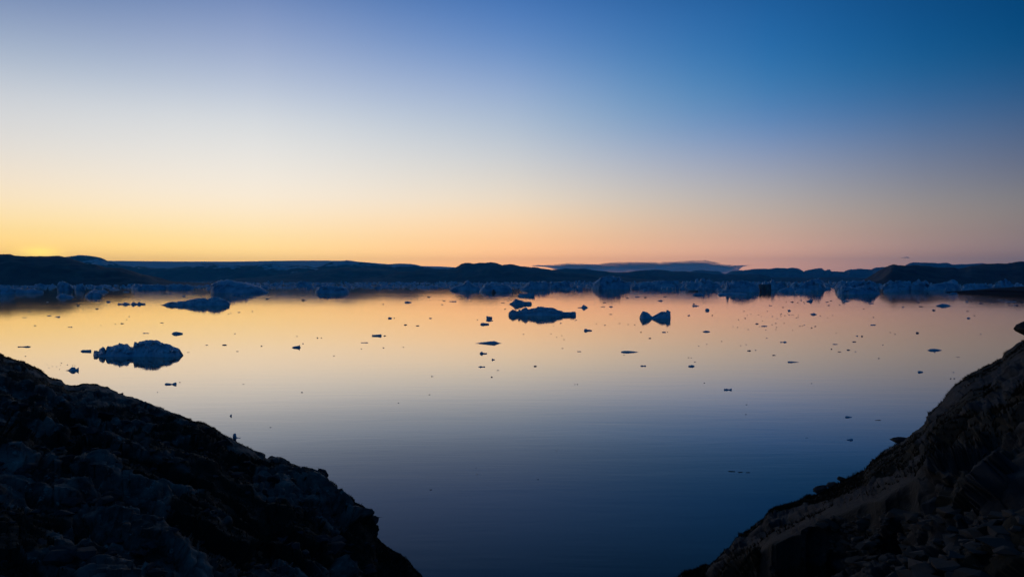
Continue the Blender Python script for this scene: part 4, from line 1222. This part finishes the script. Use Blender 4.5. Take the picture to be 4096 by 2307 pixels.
def scree(name, G, n, s0, s1, label, seed, box):
    """angular chips lying over the slope, one uncountable spread."""
    P, N, gm, xs, nb = G
    r = np.random.RandomState(seed)
    nr, nx = gm.shape
    protos = []
    for k in range(8):
        bm = bmesh.new()
        rr = random.Random(seed + k)
        for _ in range(11):
            v = Vector((rr.gauss(0, 1), rr.gauss(0, 1), rr.gauss(0, 1))).normalized()
            bm.verts.new((v.x * 1.0, v.y * 0.7, v.z * 0.4))
        bmesh.ops.convex_hull(bm, input=bm.verts[:])
        bmesh.ops.delete(bm, geom=[v for v in bm.verts if not v.link_faces], context='VERTS')
        bmesh.ops.triangulate(bm, faces=bm.faces[:])
        bm.verts.index_update()
        protos.append((np.array([v.co[:] for v in bm.verts]), np.array([[v.index for v in f.verts] for f in bm.faces])))
        bm.free()
    Vs, Fs, off, c = [], [], 0, 0
    while c < n:
        j = r.randint(nb + 28, nr - 1)
        i = r.randint(0, nx - 1)
        p = P[j, i]
        px = CX + p[0] / p[1] * F
        py = HY + (CAMZ - p[2]) / p[1] * F
        dens = vnoise(np.array([[p[0] * 0.8, p[1] * 0.8, 3.0]]), seed)[0]
        if not (box[0] < px < box[1] and box[2] < py < box[3]) or dens < -0.15:
            c += 0.02
            continue
        V0, F0 = protos[r.randint(8)]
        a = r.uniform(0, 2 * math.pi)
        Rm = np.array([[math.cos(a), -math.sin(a), 0], [math.sin(a), math.cos(a), 0], [0, 0, 1]])
        s = r.uniform(s0, s1) * (1 + 2.0 * r.rand() ** 5)
        Vs.append(V0 @ Rm.T * s + p + N[j, i] * s * 0.15)
        Fs.append(F0 + off)
        off += len(V0)
        c += 1
    o = mesh_obj(name, np.concatenate(Vs), np.concatenate(Fs), M_BOULDER_PALE if seed % 2 else M_BOULDER, smooth=False)
    set_props(o, label, 'scree', None, 'stuff')


scree('scree', GR, 1800, 0.022, 0.07, 'loose angular stones and chips strewn below the dark ledge', 71, (3150, 4300, 2060, 2700))
scree('stone_rubble', GL, 600, 0.10, 0.30, 'broken stones scattered over the left hillside', 72, (-200, 1500, 1600, 2500))


# ------------------------------------------------------------------ cloud bank low over the hills
def cloud(top, bot, D, thick, label, dens_bias, seed):
    top = np.array(top, float)
    bot = np.array(bot, float)
    nx, nv = 220, 28
    px = np.linspace(top[0, 0], top[-1, 0], nx)
    yt = np.interp(px, top[:, 0], top[:, 1])
    yb = np.interp(px, bot[:, 0], bot[:, 1])
    zc = CAMZ - ((yt + yb) / 2 - HY) / F * D
    hh = (yb - yt) / 2 / F * D
    X = (px - CX) / F * D
    V = []
    for j in range(nv):
        a = 2 * math.pi * j / nv
        P = np.stack([X / 1500, np.full(nx, math.cos(a)) * 2, np.full(nx, math.sin(a)) * 2 + seed], 1)
        n = fbm(P, seed, 4, 0.6) * 0.12
        V.append(np.stack([X, D + math.cos(a) * thick * (1 + n), zc + math.sin(a) * hh * (1 + n)], 1))
    a = np.arange(nv * nx).reshape(nv, nx)
    Fq = np.stack([a[:, :-1], np.roll(a, -1, 0)[:, :-1], np.roll(a, -1, 0)[:, 1:], a[:, 1:]], -1).reshape(-1, 4)
    o = mesh_obj('cloud', np.concatenate(V), Fq, M_CLOUD)
    set_props(o, label, 'cloud', 'thin clouds low over the horizon')


def mat_cloud():
    m, t, b = new_mat("thin_dusk_cloud")
    g = t.n('ShaderNodeNewGeometry')
    mp = t.n('ShaderNodeMapping')
    mp.inputs['Scale'].default_value = (0.00025, 0.0, 0.006)
    t.link(g.outputs['Position'], mp.inputs[0])
    n = t.n('ShaderNodeTexNoise', i_Scale=1.0, i_Detail=6.0, i_Roughness=0.6)
    t.link(mp.outputs[0], n.inputs[0])
    b.inputs['Base Color'].default_value = (0.75, 0.70, 0.70, 1)
    b.inputs['Roughness'].default_value = 1.0
    b.inputs['Specular IOR Level'].default_value = 0.0
    lw = t.n('ShaderNodeLayerWeight')
    lw.inputs['Blend'].default_value = 0.5
    fac = t.math('SUBTRACT', 1.0, lw.outputs['Facing'])
    al = t.n('ShaderNodeMapRange')
    al.inputs['From Min'].default_value = 0.10
    al.inputs['From Max'].default_value = 0.55
    al.inputs['To Max'].default_value = 0.88
    t.link(t.math('ADD', fac, t.math('MULTIPLY_ADD', n.outputs[0], 0.55, -0.30)), al.inputs['Value'])
    t.link(al.outputs[0], b.inputs['Alpha'])
    return m


M_CLOUD = mat_cloud()
cloud([(2125, 1063), (2150, 1058), (2240, 1056), (2300, 1052), (2400, 1054), (2460, 1048), (2520, 1045), (2600, 1050), (2640, 1050), (2660, 1047), (2740, 1045), (2820, 1042), (2840, 1046), (2890, 1053), (2960, 1057), (2990, 1061)],
      [(2125, 1064), (2180, 1070), (2230, 1085), (2300, 1100), (2900, 1104), (2935, 1090), (2950, 1072), (2990, 1062)], 42000, 900, 'long flat grey-blue cloud bank behind the central hills', 0, 3)
cloud([(3608, 1031), (3616, 1028), (3628, 1027), (3636, 1031)], [(3608, 1032), (3620, 1031), (3630, 1032), (3636, 1032)], 42000, 120, 'tiny wisp of cloud above the dark right hill', 0, 5)

# ------------------------------------------------------------------ haze
bm = bmesh.new()
bmesh.ops.create_cube(bm, size=1.0)
me = bpy.data.meshes.new('haze')
bm.to_mesh(me)
bm.free()
hz = bpy.data.objects.new('haze', me)
COL.objects.link(hz)
hz.scale = (62000, 62000, 1010)
hz.location = (0, 0, 1010 / 2 - 8.0)
mh = bpy.data.materials.new('haze_air')
mh.use_nodes = True
nt = mh.node_tree
nt.nodes.clear()
vo = nt.nodes.new('ShaderNodeVolumePrincipled')
vo.inputs['Color'].default_value = (0.03, 0.45, 1.0, 1)
vo.inputs['Density'].default_value = HAZE_D
vo.inputs['Anisotropy'].default_value = 0.4
oo = nt.nodes.new('ShaderNodeOutputMaterial')
nt.links.new(vo.outputs[0], oo.inputs['Volume'])
me.materials.append(mh)
set_props(hz, 'thin blue evening haze lying over the bay', 'haze', None, 'stuff')
